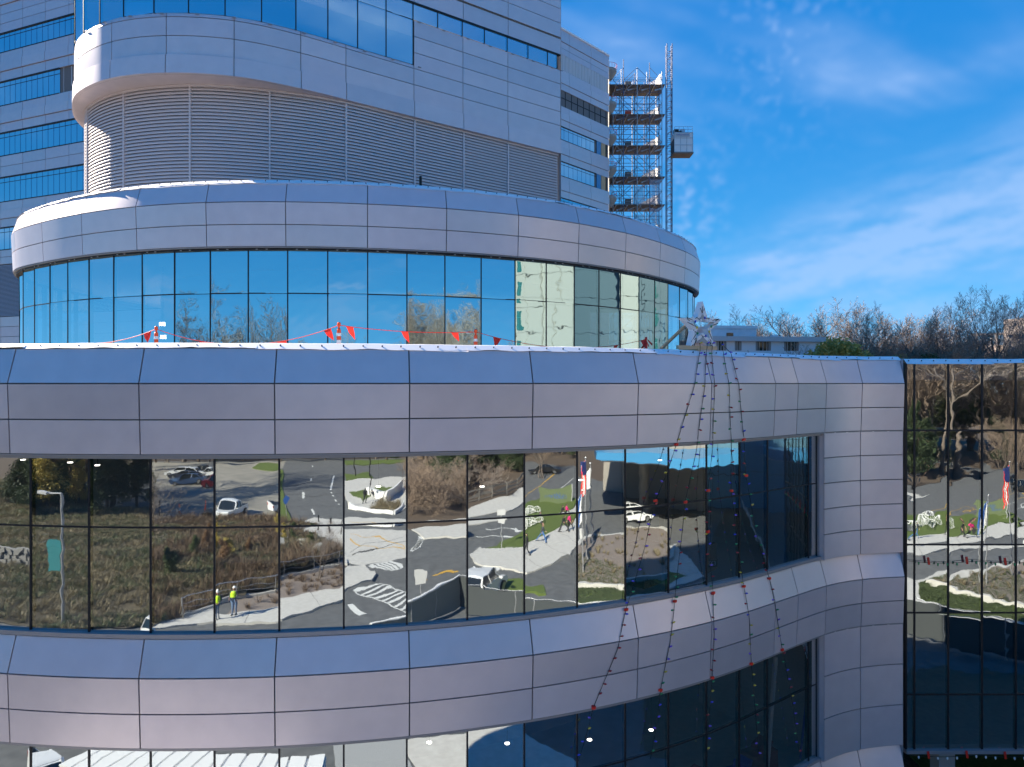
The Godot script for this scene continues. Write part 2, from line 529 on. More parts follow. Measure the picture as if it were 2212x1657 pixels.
func pane(called: String, parent: Node, a: Vector3, b: Vector3, y0: float, y1: float, m: Material, wave := 1.0) -> MeshInstance3D:
	# a flat sheet of toughened glass from a to b, slightly bowed and rippled by the furnace rollers
	var g := Geo.new()
	var w := Vector2(a.x, a.z).distance_to(Vector2(b.x, b.z))
	var h := y1 - y0
	var ax := Vector3(b.x - a.x, 0, b.z - a.z) / w
	var nn := ax.cross(Vector3.UP)
	var bow := rng.randfn(0.0, 0.00045) * wave
	var lean := rng.randfn(0.0, 0.0019) * minf(wave, 2.0)
	var yaw := rng.randfn(0.0, 0.0015) * minf(wave, 2.0)
	var lam := rng.randf_range(0.28, 0.42)
	var lam2 := rng.randf_range(0.5, 0.9)
	var ph := rng.randf() * TAU
	var ph2 := rng.randf() * TAU
	var amp := 0.00007 * wave
	var edge := 0.0007 * wave * rng.randf_range(0.4, 1.4)
	var f := func(x: float, y: float) -> float:
		var t := x / w
		var q := y / h
		return bow * 16.0 * t * (1.0 - t) * q * (1.0 - q) + lean * (y - h * 0.5) + yaw * (x - w * 0.5) \
			+ amp * sin(TAU * y / lam + ph + 1.3 * sin(TAU * x / lam2)) + amp * 1.5 * sin(TAU * x / lam2 + ph2 + 0.7 * sin(TAU * y / lam2)) \
			- edge * (exp(-y / 0.09) + exp(-(h - y) / 0.09)) - edge * 0.5 * (exp(-x / 0.07) + exp(-(w - x) / 0.07))
	var nx := 14
	var ny := maxi(10, int(h / 0.11))
	var at := Vector3(a.x, y0, a.z)
	for j in ny + 1:
		for i in nx + 1:
			var x := w * i / nx
			var y := h * j / ny
			var z: float = f.call(x, y)
			var dx: float = (f.call(x + 0.004, y) - f.call(x - 0.004, y)) / 0.008
			var dy: float = (f.call(x, y + 0.004) - f.call(x, y - 0.004)) / 0.008
			g.vert(at + ax * x + Vector3.UP * y + nn * z, (nn - ax * dx - Vector3.UP * dy).normalized())
	for j in ny:
		for i in nx:
			var k := j * (nx + 1) + i
			g.i.append_array(PackedInt32Array([k, k + nx + 2, k + 1, k, k + nx + 1, k + nx + 2]))
	return part(called, g, m, parent)

func post(called: String, parent: Node, l: Line, s: float, o0: float, o1: float, w: float, y0: float, y1: float, m: Material) -> void:
	var g := Geo.new()
	var q := l.pt(s, (o0 + o1) * 0.5, (y0 + y1) * 0.5)
	var nn := l.n3(s)
	g.box(q, Vector3(w, y1 - y0, o1 - o0), Basis(Vector3.UP.cross(nn), Vector3.UP, nn))
	part(called, g, m, parent)

func glazing(parent: Node, l: Line, cuts: Array, rows: Array, glass: Material, wave := 1.0, mull := 0.05, deep := 0.06, frame: Material = null) -> void:
	# panes between the stations in cuts and the heights in rows, a mullion at each station and a transom between rows
	frame = frame if frame else M.frame_dark
	for k in cuts.size() - 1:
		for r in rows.size() - 1:
			pane("window_pane", parent, l.pt(cuts[k], 0, 0), l.pt(cuts[k + 1], 0, 0), rows[r], rows[r + 1], glass, wave)
	for s in cuts:
		post("mullion", parent, l, s, -0.10, deep, mull, rows[0], rows[-1], frame)
	for r in range(1, rows.size() - 1):
		for k in cuts.size() - 1:
			var g := Geo.new()
			rail(g, l, cuts[k] + mull * 0.5, cuts[k + 1] - mull * 0.5, -0.06, deep - 0.012, rows[r] - mull * 0.5, rows[r] + mull * 0.5, 2.0)
			part("transom", g, frame, parent)

func flat_top(l: Line, s0: float, s1: float, off: float, back: Array, y: float, thick := 0.2) -> Geo:
	var poly := PackedVector2Array()
	var k := int((s1 - s0) / 0.8) + 1
	for q in k + 1:
		var e := l.pt(lerpf(s0, s1, float(q) / k), off, 0)
		poly.append(Vector2(e.x, e.z))
	for b in back:
		poly.append(b)
	var g := Geo.new()
	g.slab(poly, y - thick, y)
	return g

func membrane(parent: Node, l: Line, s0: float, s1: float, off: float, y0: float, y1: float, sd: int, drop := 0.03) -> void:
	# a white roofing sheet turned down over the parapet's edge, in lapped lengths with an uneven hem and a row of screws
	var nz := FastNoiseLite.new()
	nz.seed = sd
	nz.frequency = 0.35
	var r := RandomNumberGenerator.new()
	r.seed = sd
	var s := s0
	var lap := 0.0
	while s < s1:
		var e := minf(s + r.randf_range(1.9, 3.4), s1)
		var g := Geo.new()
		lap = 0.006 if lap == 0.0 else 0.0
		var low := r.randf_range(-0.025, 0.02)
		var sag := r.randf_range(-0.04, 0.04) * drop / 0.03
		var k := maxi(2, int((e - s) / 0.12))
		for q in k:
			var t0 := float(q) / k
			var t1 := float(q + 1) / k
			var a := lerpf(s, e + 0.03, t0)
			var b := lerpf(s, e + 0.03, t1)
			var ya := y0 + low - drop * nz.get_noise_1d(a * 3.0) + sag * t0
			var yb := y0 + low - drop * nz.get_noise_1d(b * 3.0) + sag * t1
			var fa := off + lap + 0.004 + 0.010 * absf(nz.get_noise_1d(a * 5.0 + 90.0))
			var fb := off + lap + 0.004 + 0.010 * absf(nz.get_noise_1d(b * 5.0 + 90.0))
			var n0 := l.n3(a)
			var n1 := l.n3(b)
			var ta := y1 + 0.012 * nz.get_noise_1d(a * 2.0 + 30.0)
			var tb := y1 + 0.012 * nz.get_noise_1d(b * 2.0 + 30.0)
			g.quadn(l.pt(a, fa, ya), l.pt(b, fb, yb), l.pt(b, off - 0.17 + lap, tb), l.pt(a, off - 0.17 + lap, ta), (n0 + Vector3.UP * 1.5).normalized(), (n1 + Vector3.UP * 1.5).normalized(), (n1 + Vector3.UP * 1.5).normalized(), (n0 + Vector3.UP * 1.5).normalized())
			g.quad(l.pt(a, off - 0.17 + lap, ta), l.pt(b, off - 0.17 + lap, tb), l.pt(b, off - 0.45, tb + 0.02), l.pt(a, off - 0.45, ta + 0.02))
			g.quad(l.pt(a, fa - 0.012, ya), l.pt(b, fb - 0.012, yb), l.pt(b, fb, yb), l.pt(a, fa, ya))
		part("roof_membrane", g, M.membrane, parent)
		s = e
	s = s0 + 0.1
	while s < s1:
		var g := Geo.new()
		var q := l.pt(s, off - 0.085, y1 - 0.055)
		g.tube(q, q + (l.n3(s) + Vector3.UP).normalized() * 0.03, 0.017, 0.013, 8)
		part("screw", g, M.screw, parent)
		s += r.randf_range(0.36, 0.42)

# ---- the curved wing in front: parapet, ribbon window, spandrel, pier, and the glass link beside it
var podium: Line
func podium_line() -> Line:
	var pts := PackedVector2Array()
	for k in range(-13, 14):
		var th := deg_to_rad(37.0) * k / 13.0
		pts.append(Vector2(-6.6 + 20.5 * sin(th), -(14.26 + 20.5 * (1.0 - cos(th)))))
	var heads := [38.3, 38.8, 38.8, 38.8, 38.5, 37.0, 33.5, 28.0, 21.5, 15.0, 10.0, 7.0, 5.0, 4.0, 3.5]
	var q := pts[pts.size() - 1]
	for h in heads:
		q += Vector2(cos(deg_to_rad(h)), -sin(deg_to_rad(h))) * 0.58
		pts.append(q)
	return Line.new().from_points(pts)

const KINK := 0.27
const FOOT := 0.21
func band(parent: Node, l: Line, cuts: Array, kink_y: float, rows_up := 0.69, rows_down := [0.695, 1.37], o_top := 0.06) -> void:
	# one belt of metal panels: a row that leans back above the kink, two rows that lean back below it
	for k in cuts.size() - 1:
		panel("sloped_panel", parent, l, cuts[k], cuts[k + 1], KINK, kink_y, o_top, kink_y + rows_up)
		panel("upright_panel", parent, l, cuts[k], cuts[k + 1], lerpf(KINK, FOOT, 0.5), kink_y - rows_down[0], KINK, kink_y)
		panel("upright_panel", parent, l, cuts[k], cuts[k + 1], FOOT, kink_y - rows_down[1], lerpf(KINK, FOOT, 0.5), kink_y - rows_down[0])
	var g := Geo.new()
	strip(g, l, cuts[0], cuts[-1], FOOT - 0.055, kink_y - rows_down[1], KINK - 0.055, kink_y, 0.5)
	strip(g, l, cuts[0], cuts[-1], KINK - 0.055, kink_y, o_top - 0.055, kink_y + rows_up, 0.5)
	part("backing", g, M.backing_board, parent)
	var u := Geo.new()
	rail(u, l, cuts[0], cuts[-1], -0.15, FOOT - 0.02, kink_y - rows_down[1] - 0.03, kink_y - rows_down[1] - 0.002, 0.5)
	part("underside_trim", u, M.frame_grey, parent)

func build_podium() -> void:
	var l := podium_line()
	podium = l
	var b := thing("curved_wing", "curved wing clad in silver metal panels with a long ribbon of mirror glass", "building", Vector3.ZERO)
	var y := EYE
	var s_of := func(px: float) -> float: return l.seen_at(px, 0.0)
	var first: float = s_of.call(463.0) - 8 * 1.235
	var cuts := []
	for k in 20:
		cuts.append(first + 1.235 * k)
	var jamb: float = l.seen_at(1782.0, 0.22)
	var glass_end: float = jamb - 0.05
	while cuts[-1] > glass_end - 0.75:
		cuts.pop_back()
	cuts.append(glass_end - 0.42)
	cuts.append(glass_end)
	# belts: panels are two panes long
	var belt := []
	for px in [-260.0, 40.0, 315.0, 599.0, 882.0, 1141.0, 1363.0]:
		belt.append(s_of.call(px) if px > 0 else belt_start(l))
	for px in [1535.0, 1673.0, 1722.0]:
		belt.append(l.seen_at(px, 0.24))
	belt.append(jamb)
	var pier_mid: float = l.seen_at(1861.0, 0.24)
	var pier_end: float = l.seen_at(1953.0, 0.24)
	var all := belt.duplicate()
	all.append_array([pier_mid, pier_end])
	band(b, l, all, y)
	band(b, l, all, y - 5.63)
	band(b, l, all, y - 11.26)
	# ribbon windows of the two storeys in view
	for st in 2:
		var dy := -5.63 * st
		glazing(b, l, cuts, [y - 4.85 + dy, y - 2.80 + dy, y - 1.44 + dy], M.mirror_glass, 1.0, 0.036, 0.016)
		var head := Geo.new()
		rail(head, l, cuts[0], glass_end + 0.03, -0.1, 0.12, y - 1.455 + dy, y - 1.402 + dy)
		part("window_head", head, M.frame_grey, b)
		var sill := Geo.new()
		rail(sill, l, cuts[0], glass_end + 0.03, -0.1, 0.11, y - 4.925 + dy, y - 4.845 + dy)
		part("window_sill", sill, M.frame_grey, b)
		post("window_jamb", b, l, glass_end + 0.01, -0.1, 0.05, 0.045, y - 4.84 + dy, y - 1.46 + dy, M.frame_grey)
		# the rooms behind the glass
		var back := [Vector2(8.0, -26.0), Vector2(-22.0, -24.0)]
		part("interior_floor", flat_top(l, 0.5, glass_end, -0.2, back, y - 4.95 + dy, 0.3), M.interior, b)
		part("interior_ceiling", flat_top(l, 0.5, glass_end, -0.2, back, y - 1.20 + dy, 0.12), M.interior, b)
		var w := Geo.new()
		strip(w, l, 0.3, glass_end + 0.3, -6.0, y - 5.0 + dy, -6.0, y - 1.2 + dy, 1.0)
		part("interior_wall", w, M.interior_dark, b)
		var ew := Geo.new()                               # closes the rooms at their near end
		var e0 := l.pt(0.5, -0.1, 0)
		var e1 := l.pt(0.5, -8.0, 0)
		ew.quad(Vector3(e1.x, y - 4.95 + dy, e1.z), Vector3(e0.x, y - 4.95 + dy, e0.z), Vector3(e0.x, y - 1.2 + dy, e0.z), Vector3(e1.x, y - 1.2 + dy, e1.z))
		var f0 := l.pt(jamb + 0.1, -0.25, 0)
		var f1 := l.pt(jamb + 0.1, -9.0, 0)
		ew.quad(Vector3(f0.x, y - 4.97 + dy, f0.z), Vector3(f1.x, y - 4.97 + dy, f1.z), Vector3(f1.x, y - 1.15 + dy, f1.z), Vector3(f0.x, y - 1.15 + dy, f0.z))
		part("interior_end_wall", ew, M.interior, b)
		# pier panels between the belts
		var top := y - 1.37 + dy
		var bot := y - 4.94 + dy
		var n := 5 if st == 0 else 3
		for k in n:
			var ya := lerpf(bot, top, float(k) / n)
			var yb := lerpf(bot, top, float(k + 1) / n)
			panel("pier_panel", b, l, jamb, pier_mid, FOOT - 0.02, ya, FOOT - 0.02, yb)
			panel("pier_panel", b, l, pier_mid, pier_end, FOOT - 0.02, ya, FOOT - 0.02, yb)
		var pb := Geo.new()
		strip(pb, l, jamb, pier_end, FOOT - 0.075, bot, FOOT - 0.075, top, 0.5)
		var nn := l.n3(jamb)
		pb.quad(l.pt(jamb, -0.3, bot), l.pt(jamb, FOOT - 0.075, bot), l.pt(jamb, FOOT - 0.075, top), l.pt(jamb, -0.3, top))
		part("pier_backing", pb, M.backing_board, b)
		var ret := Geo.new()
		ret.quad(l.pt(jamb - 0.012, -0.02, bot), l.pt(jamb - 0.012, FOOT - 0.03, bot), l.pt(jamb - 0.012, FOOT - 0.03, top), l.pt(jamb - 0.012, -0.02, top))
		part("pier_return", ret, M.metal_panel_1, b)
	# hanging ring lamps seen through the glass
	for a in [[49, 993, 4.0], [151, 999, 3.6], [210, 1005, 3.4], [817, 1051, 3.0], [1041, 1051, 2.6], [1254, 1037, 2.6], [1425, 994, 3.2], [927, 1604, 2.2], [1095, 1606, 2.0], [1273, 1598, 2.2], [1406, 1577, 2.2]]:
		var q := l.pt(l.seen_at(a[0], 0.0), -a[2], 0)
		var p3 := toward(a[0], a[1], -q.z)
		var g := Geo.new()
		g.lathe(PackedVector2Array([Vector2(0.0, -0.012), Vector2(0.055, -0.012), Vector2(0.06, 0.010), Vector2(0.0, 0.012)]), p3, 16)
		var lamp := part("ceiling_light", g, M.ceiling_light, b)
		var rod := Geo.new()
		rod.tube(p3 + Vector3(0, 0.02, 0), Vector3(p3.x, y - 1.3 - (5.63 if a[1] > 1400 else 0.0), p3.z), 0.008, 0.008, 5)
		part("rod", rod, M.frame_dark, lamp)
	# cartons and a table stored inside, by the far end of the ribbon window
	for a in [[1462, 1210, 1.2, 0.75, 1.0, 0.6, 0.2], [1500, 1190, 1.6, 0.6, 0.55, 0.5, 0.5], [1566, 1190, 1.5, 0.95, 1.5, 0.35, -0.4], [1425, 1240, 1.5, 0.7, 0.7, 0.5, 0.1], [1610, 1195, 1.3, 0.6, 0.7, 0.5, 0.3]]:
		var q := l.pt(l.seen_at(a[0], 0.0), -a[2], 0)
		var g := Geo.new()
		g.box(Vector3(q.x, y - 4.95 + a[4] * 0.5, q.z), Vector3(a[3], a[4], a[5]), Basis(Vector3.UP, a[6] + 0.6))
		g.box(Vector3(q.x, y - 4.945 + a[4], q.z), Vector3(a[3] * 0.98, 0.012, 0.05), Basis(Vector3.UP, a[6] + 0.6))
		var crate := part("carton", g, M.carton, self)
		tag(crate, "brown cardboard carton stored behind the dark end of the ribbon window", "carton", "cartons behind the ribbon window")
	# building stuff stored in the storey below
	for a in [["blue_tub", "bright blue tub stored behind the lower window", "tub", 1598, 1590, 1.1, Vector3(0.6, 0.5, 0.45), "bulb_blue"], ["red_bundle", "faded red bundle of sheeting behind the lower window", "bundle", 1490, 1600, 1.4, Vector3(1.3, 0.5, 0.5), "car_red"], ["white_pipe", "long pale pipe standing behind the lower window", "pipe", 1655, 1520, 0.9, Vector3(0.12, 2.6, 0.12), "white_paint"],
		["white_sheet", "heap of white sheets behind the lower window", "sheets", 1560, 1645, 0.8, Vector3(1.0, 0.35, 0.5), "white_paint"], ["blue_prop", "slim bright blue prop behind the lower window", "prop", 1728, 1540, 0.7, Vector3(0.06, 1.9, 0.06), "bulb_blue"], ["red_crate", "red crate on the floor behind the lower window", "crate", 1640, 1600, 1.7, Vector3(0.9, 0.5, 0.5), "car_red"],
		["steel_duct", "grey duct lying behind the lower window", "duct", 1420, 1610, 1.3, Vector3(1.6, 0.4, 0.4), "galvanised"]]:
		var s: float = l.seen_at(a[3], 0.0)
		var q := l.pt(s, -a[5], 0)
		var p3 := toward(a[3], a[4], -q.z)
		var g := Geo.new()
		var sz: Vector3 = a[6]
		var low := minf(p3.y, y - 10.58 + sz.y * 0.5)
		if sz.x < 0.2:
			g.tube(Vector3(p3.x, y - 10.58, p3.z), Vector3(p3.x + 0.25, y - 10.58 + sz.y + 0.6, p3.z), sz.x * 0.5, sz.x * 0.5, 10)
		else:
			g.box(Vector3(p3.x, y - 10.58 + sz.y * 0.5, p3.z), sz, Basis(Vector3.UP, 0.5))
			g.box(Vector3(p3.x + 0.1, y - 10.58 + sz.y + 0.08, p3.z - 0.1), sz * Vector3(0.7, 0.35, 0.8), Basis(Vector3.UP, 0.9) * Basis(Vector3.RIGHT, 0.2))
		tag(part(a[0], g, M[a[7]]), a[1], a[2])
	var ex := thing("exit_sign", "small hanging exit sign seen from behind through the ribbon window", "sign", toward(1535.0, 1217.0, 19.2))
	var eb := Geo.new()
	eb.box(Vector3(0, 0, -0.02), Vector3(0.36, 0.2, 0.03))
	part("sign_box", eb, M.black_metal, ex)
	var et := TextMesh.new()
	et.text = "EXIT"
	et.font_size = 20
	et.pixel_size = 0.007
	et.depth = 0.006
	var ef := SystemFont.new()
	ef.font_names = PackedStringArray(["Droid Sans"])
	et.font = ef
	var en := part("lettering", et, M.white_band, ex)
	en.scale = Vector3(-1, 1, 1)
	var er := Geo.new()
	er.tube(Vector3(0, 0.1, -0.02), Vector3(0, 2.6, -0.02), 0.008, 0.008, 5)
	part("rod", er, M.frame_dark, ex)
	# parapet: sheet roof edge, deck of the terrace
	membrane(b, l, belt[0], pier_end, 0.085, y + 0.675, y + 0.79, 41)
	var ins := Geo.new()
	strip(ins, l, belt[0], pier_end, -0.36, y + 0.79, -0.36, y + 0.30, 0.6)
	part("parapet_inside", ins, M.membrane, b)
	part("terrace_deck", flat_top(l, 0.2, pier_end, -0.30, [Vector2(11.8, -60.0), Vector2(-26.0, -60.0)], y + 0.35, 0.4), M.roof_deck, b)
	# wall down to the street below the belts
	var base := Geo.new()
	strip(base, l, belt[0], pier_end, 0.0, -0.3, 0.0, y - 12.6, 0.6)
	part("base_wall", base, M.concrete, b)
	var side := Geo.new()
	side.quad(l.pt(pier_end, FOOT - 0.03, -0.3), l.pt(pier_end, -0.9, -0.3), l.pt(pier_end, -0.9, y + 0.7), l.pt(pier_end, FOOT - 0.03, y + 0.7))
	part("side_wall", side, M.metal_panel_2, b)

func belt_start(l: Line) -> float:
	return 0.4

func build_glass_link() -> void:
	var y := EYE
	var b := thing("glass_link", "tall flat curtain wall of mirror glass joined to the silver pier", "building", Vector3.ZERO)
	var l := Line.new().from_points(PackedVector2Array([Vector2(11.84, -22.1), Vector2(62.0, -22.1)]), false)
	var cuts := [0.02]
	var s := 0.27
	while s < 14.0:
		cuts.append(s)
		s += 1.0175
	var rows := [y - 11.0, y - 9.36, y - 6.9, y - 4.85, y - 1.41, y + 0.62]
	glazing(b, l, cuts, rows, M.mirror_glass, 1.7, 0.05, 0.02)
	var g := Geo.new()
	rail(g, l, 0.0, 50.0, -0.3, 0.08, y - 11.12, y - 11.02)
	part("bottom_rail", g, M.frame_grey, b)
	var sof := Geo.new()
	sof.box(Vector3(36.9, y - 11.16, -26.2), Vector3(50.0, 0.06, 8.0))
	part("soffit", sof, M.interior_dark, b)
	for k in 8:                                        # the link goes on unseen to the right, lengthened to shade the ground
		var far := Geo.new()
		far.box(Vector3(26.1 + 4.49 * k + 2.2, y - 5.2, -22.15), Vector3(4.4, 11.6, 0.1))
		part("glass_bay", far, M.window_blue, b)
	membrane(b, l, 0.0, 14.0, 0.075, y + 0.60, y + 0.735, 57, 0.012)
	var deck := Geo.new()
	deck.box(Vector3(36.9, y + 0.45, -32.6), Vector3(50.0, 0.3, 20.0))
	part("roof_deck", deck, M.roof_deck, b)
	var inner := Geo.new()
	for yy in [y - 11.0, y - 5.3, y + 0.2]:
		inner.box(Vector3(36.9, yy, -26.0), Vector3(49.9, 0.2, 7.6))
	inner.box(Vector3(36.9, y - 5.3, -30.2), Vector3(49.9, 12.0, 0.2))
	inner.box(Vector3(12.05, y - 5.3, -26.3), Vector3(0.1, 11.4, 7.6))
	part("interior_floor", inner, M.interior_dark, b)
	for x in [13.6, 17.6, 21.6, 27.6, 33.6, 39.6, 45.6, 51.6, 57.6]:
		var c := Geo.new()
		c.box(Vector3(x, (y - 11.19) * 0.5, -23.2), Vector3(0.5, y - 11.19, 0.5))
		part("column", c, M.concrete_raw, b)
	var bw := Geo.new()
	bw.box(Vector3(36.9, 1.1, -28.0), Vector3(49.9, 2.4, 0.2))
	part("porch_wall", bw, M.concrete_raw, b)
	# a wire of small bulbs with red clips strung along the glass and another along its foot
	for row in [[y - 5.32, 0], [y - 11.13, 1]]:
		var t := thing("festoon", ["green bulb festoon with red clips strung across the tall curtain wall", "white bulb festoon with red clips along the foot of the curtain wall"][row[1]], "string lights", Vector3.ZERO)
		var w := Geo.new()
		var pts := []
		for k in 48:
			var f := k / 47.0
			pts.append(Vector3(11.9 + 13.5 * f, row[0] - 0.06 * absf(sin(f * 13.5 / 1.0175 * PI * 0.5)), -22.0))
		for k in 47:
			w.tube(pts[k], pts[k + 1], 0.008, 0.008, 5, false)
		part("wire", w, M.wire, t)
		for k in range(1, 47):
			if k % 4 == 2:
				var c := Geo.new()
				c.box(pts[k] + Vector3(0, 0.05, 0.01), Vector3(0.06, 0.22, 0.03), Basis(Vector3.BACK, 0.15))
				part("clip", c, M.red_plastic, t)
			else:
				var c := Geo.new()
				c.lathe(PackedVector2Array([Vector2(0, -0.10), Vector2(0.028, -0.06), Vector2(0.022, -0.01), Vector2(0, 0)]), pts[k], 7)
				part("bulb", c, M.bulb_green if row[1] == 0 else M.white_band, t)

func zline(pts: Array, smooth := true) -> Line:             # points given as (x, depth in front of the camera)
	var a := PackedVector2Array()
	for q in pts:
		a.append(Vector2(q[0], -q[1]))
	return Line.new().from_points(a, smooth)

# ---- the rounded storey set back on the terrace
func build_drum() -> void:
	var y := EYE
	var b := thing("rounded_storey", "rounded storey of mirror glass under a silver panel parapet on the terrace", "building", Vector3.ZERO)
	var l := zline([[-20.3, 37.0], [-20.35, 34.5], [-20.3, 32.4], [-20.0, 30.4], [-19.3, 28.8], [-18.3, 27.45], [-17.0, 26.38], [-15.0, 25.06], [-13.0, 24.05], [-11.0, 23.38], [-9.0, 23.06], [-7.0, 23.02],
		[-5.0, 23.23], [-3.0, 23.65], [-1.0, 24.32], [1.0, 25.3], [3.0, 26.71], [5.0, 28.65], [7.0, 31.24], [7.95, 32.9], [8.6, 34.6], [8.9, 36.5], [8.9, 39.0], [8.9, 42.0]])
	var mid := l.seen_at(621.0, 0.0, 6.0, 36.0)
	var cuts := []
	var belt := []
	for k in range(-17, 20):
		var s := mid + 1.235 * k
		if s > 0.3 and s < l.length() - 0.3:
			cuts.append(s)
			if (k + 100) % 2 == 0:
				belt.append(s)
	band(b, l, belt, y + 5.63, 0.66)
	glazing(b, l, cuts, [y + 0.784, y + 2.83, y + 4.19], M.tint_glass, 2.0, 0.038, 0.012)
	var head := Geo.new()
	rail(head, l, cuts[0], cuts[-1], -0.1, 0.10, y + 4.17, y + 4.225)
	part("window_head", head, M.frame_dark, b)
	for k in cuts.size() - 1:                       # clips that hold the unfinished head flashing
		for f in [0.25, 0.5]:
			var g := Geo.new()
			var s := lerpf(cuts[k], cuts[k + 1], f)
			var nn := l.n3(s)
			g.box(l.pt(s, 0.115, y + 4.19), Vector3(0.06, 0.03, 0.025), Basis(Vector3.UP.cross(nn), Vector3.UP, nn))
			part("clip", g, M.frame_grey, b)
	var sill := Geo.new()
	rail(sill, l, cuts[0], cuts[-1], -0.1, 0.08, y + 0.36, y + 0.784)
	part("window_sill", sill, M.frame_grey, b)
	var room := Geo.new()
	strip(room, l, cuts[0], cuts[-1], -5.0, y + 0.4, -5.0, y + 4.3, 1.0)
	part("interior_wall", room, M.interior_dark, b)
	var back := [Vector2(8.0, -44.0), Vector2(-19.5, -44.0)]
	part("interior_floor", flat_top(l, 0.5, l.length() - 0.4, -0.15, back, y + 0.74, 0.2), M.interior, b)
	part("interior_ceiling", flat_top(l, 0.5, l.length() - 0.4, -0.15, back, y + 4.36, 0.12), M.interior, b)
	part("roof_deck", flat_top(l, 0.5, l.length() - 0.4, -0.3, back, y + 6.0, 0.3), M.roof_deck, b)
	membrane(b, l, belt[0], belt[-1], 0.085, y + 6.26, y + 6.40, 77, 0.045)
	var ins := Geo.new()
	strip(ins, l, belt[0], belt[-1], -0.36, y + 6.40, -0.36, y + 5.95, 0.8)
	part("parapet_inside", ins, M.membrane, b)
	for a in [[350, 700], [352, 728]]:
		var q := l.pt(l.seen_at(a[0], 0.0, 6.0, 36.0), -3.5, 0)
		var p3 := toward(a[0], a[1], -q.z)
		var g := Geo.new()
		g.box(p3, Vector3(0.22, 0.14, 0.03))
		var lamp := part("ceiling_light", g, M.ceiling_light, b)
		var rod := Geo.new()
		rod.tube(p3 + Vector3(0, 0.07, 0), Vector3(p3.x, y + 4.25, p3.z), 0.008, 0.008, 5)
		part("rod", rod, M.frame_dark, lamp)

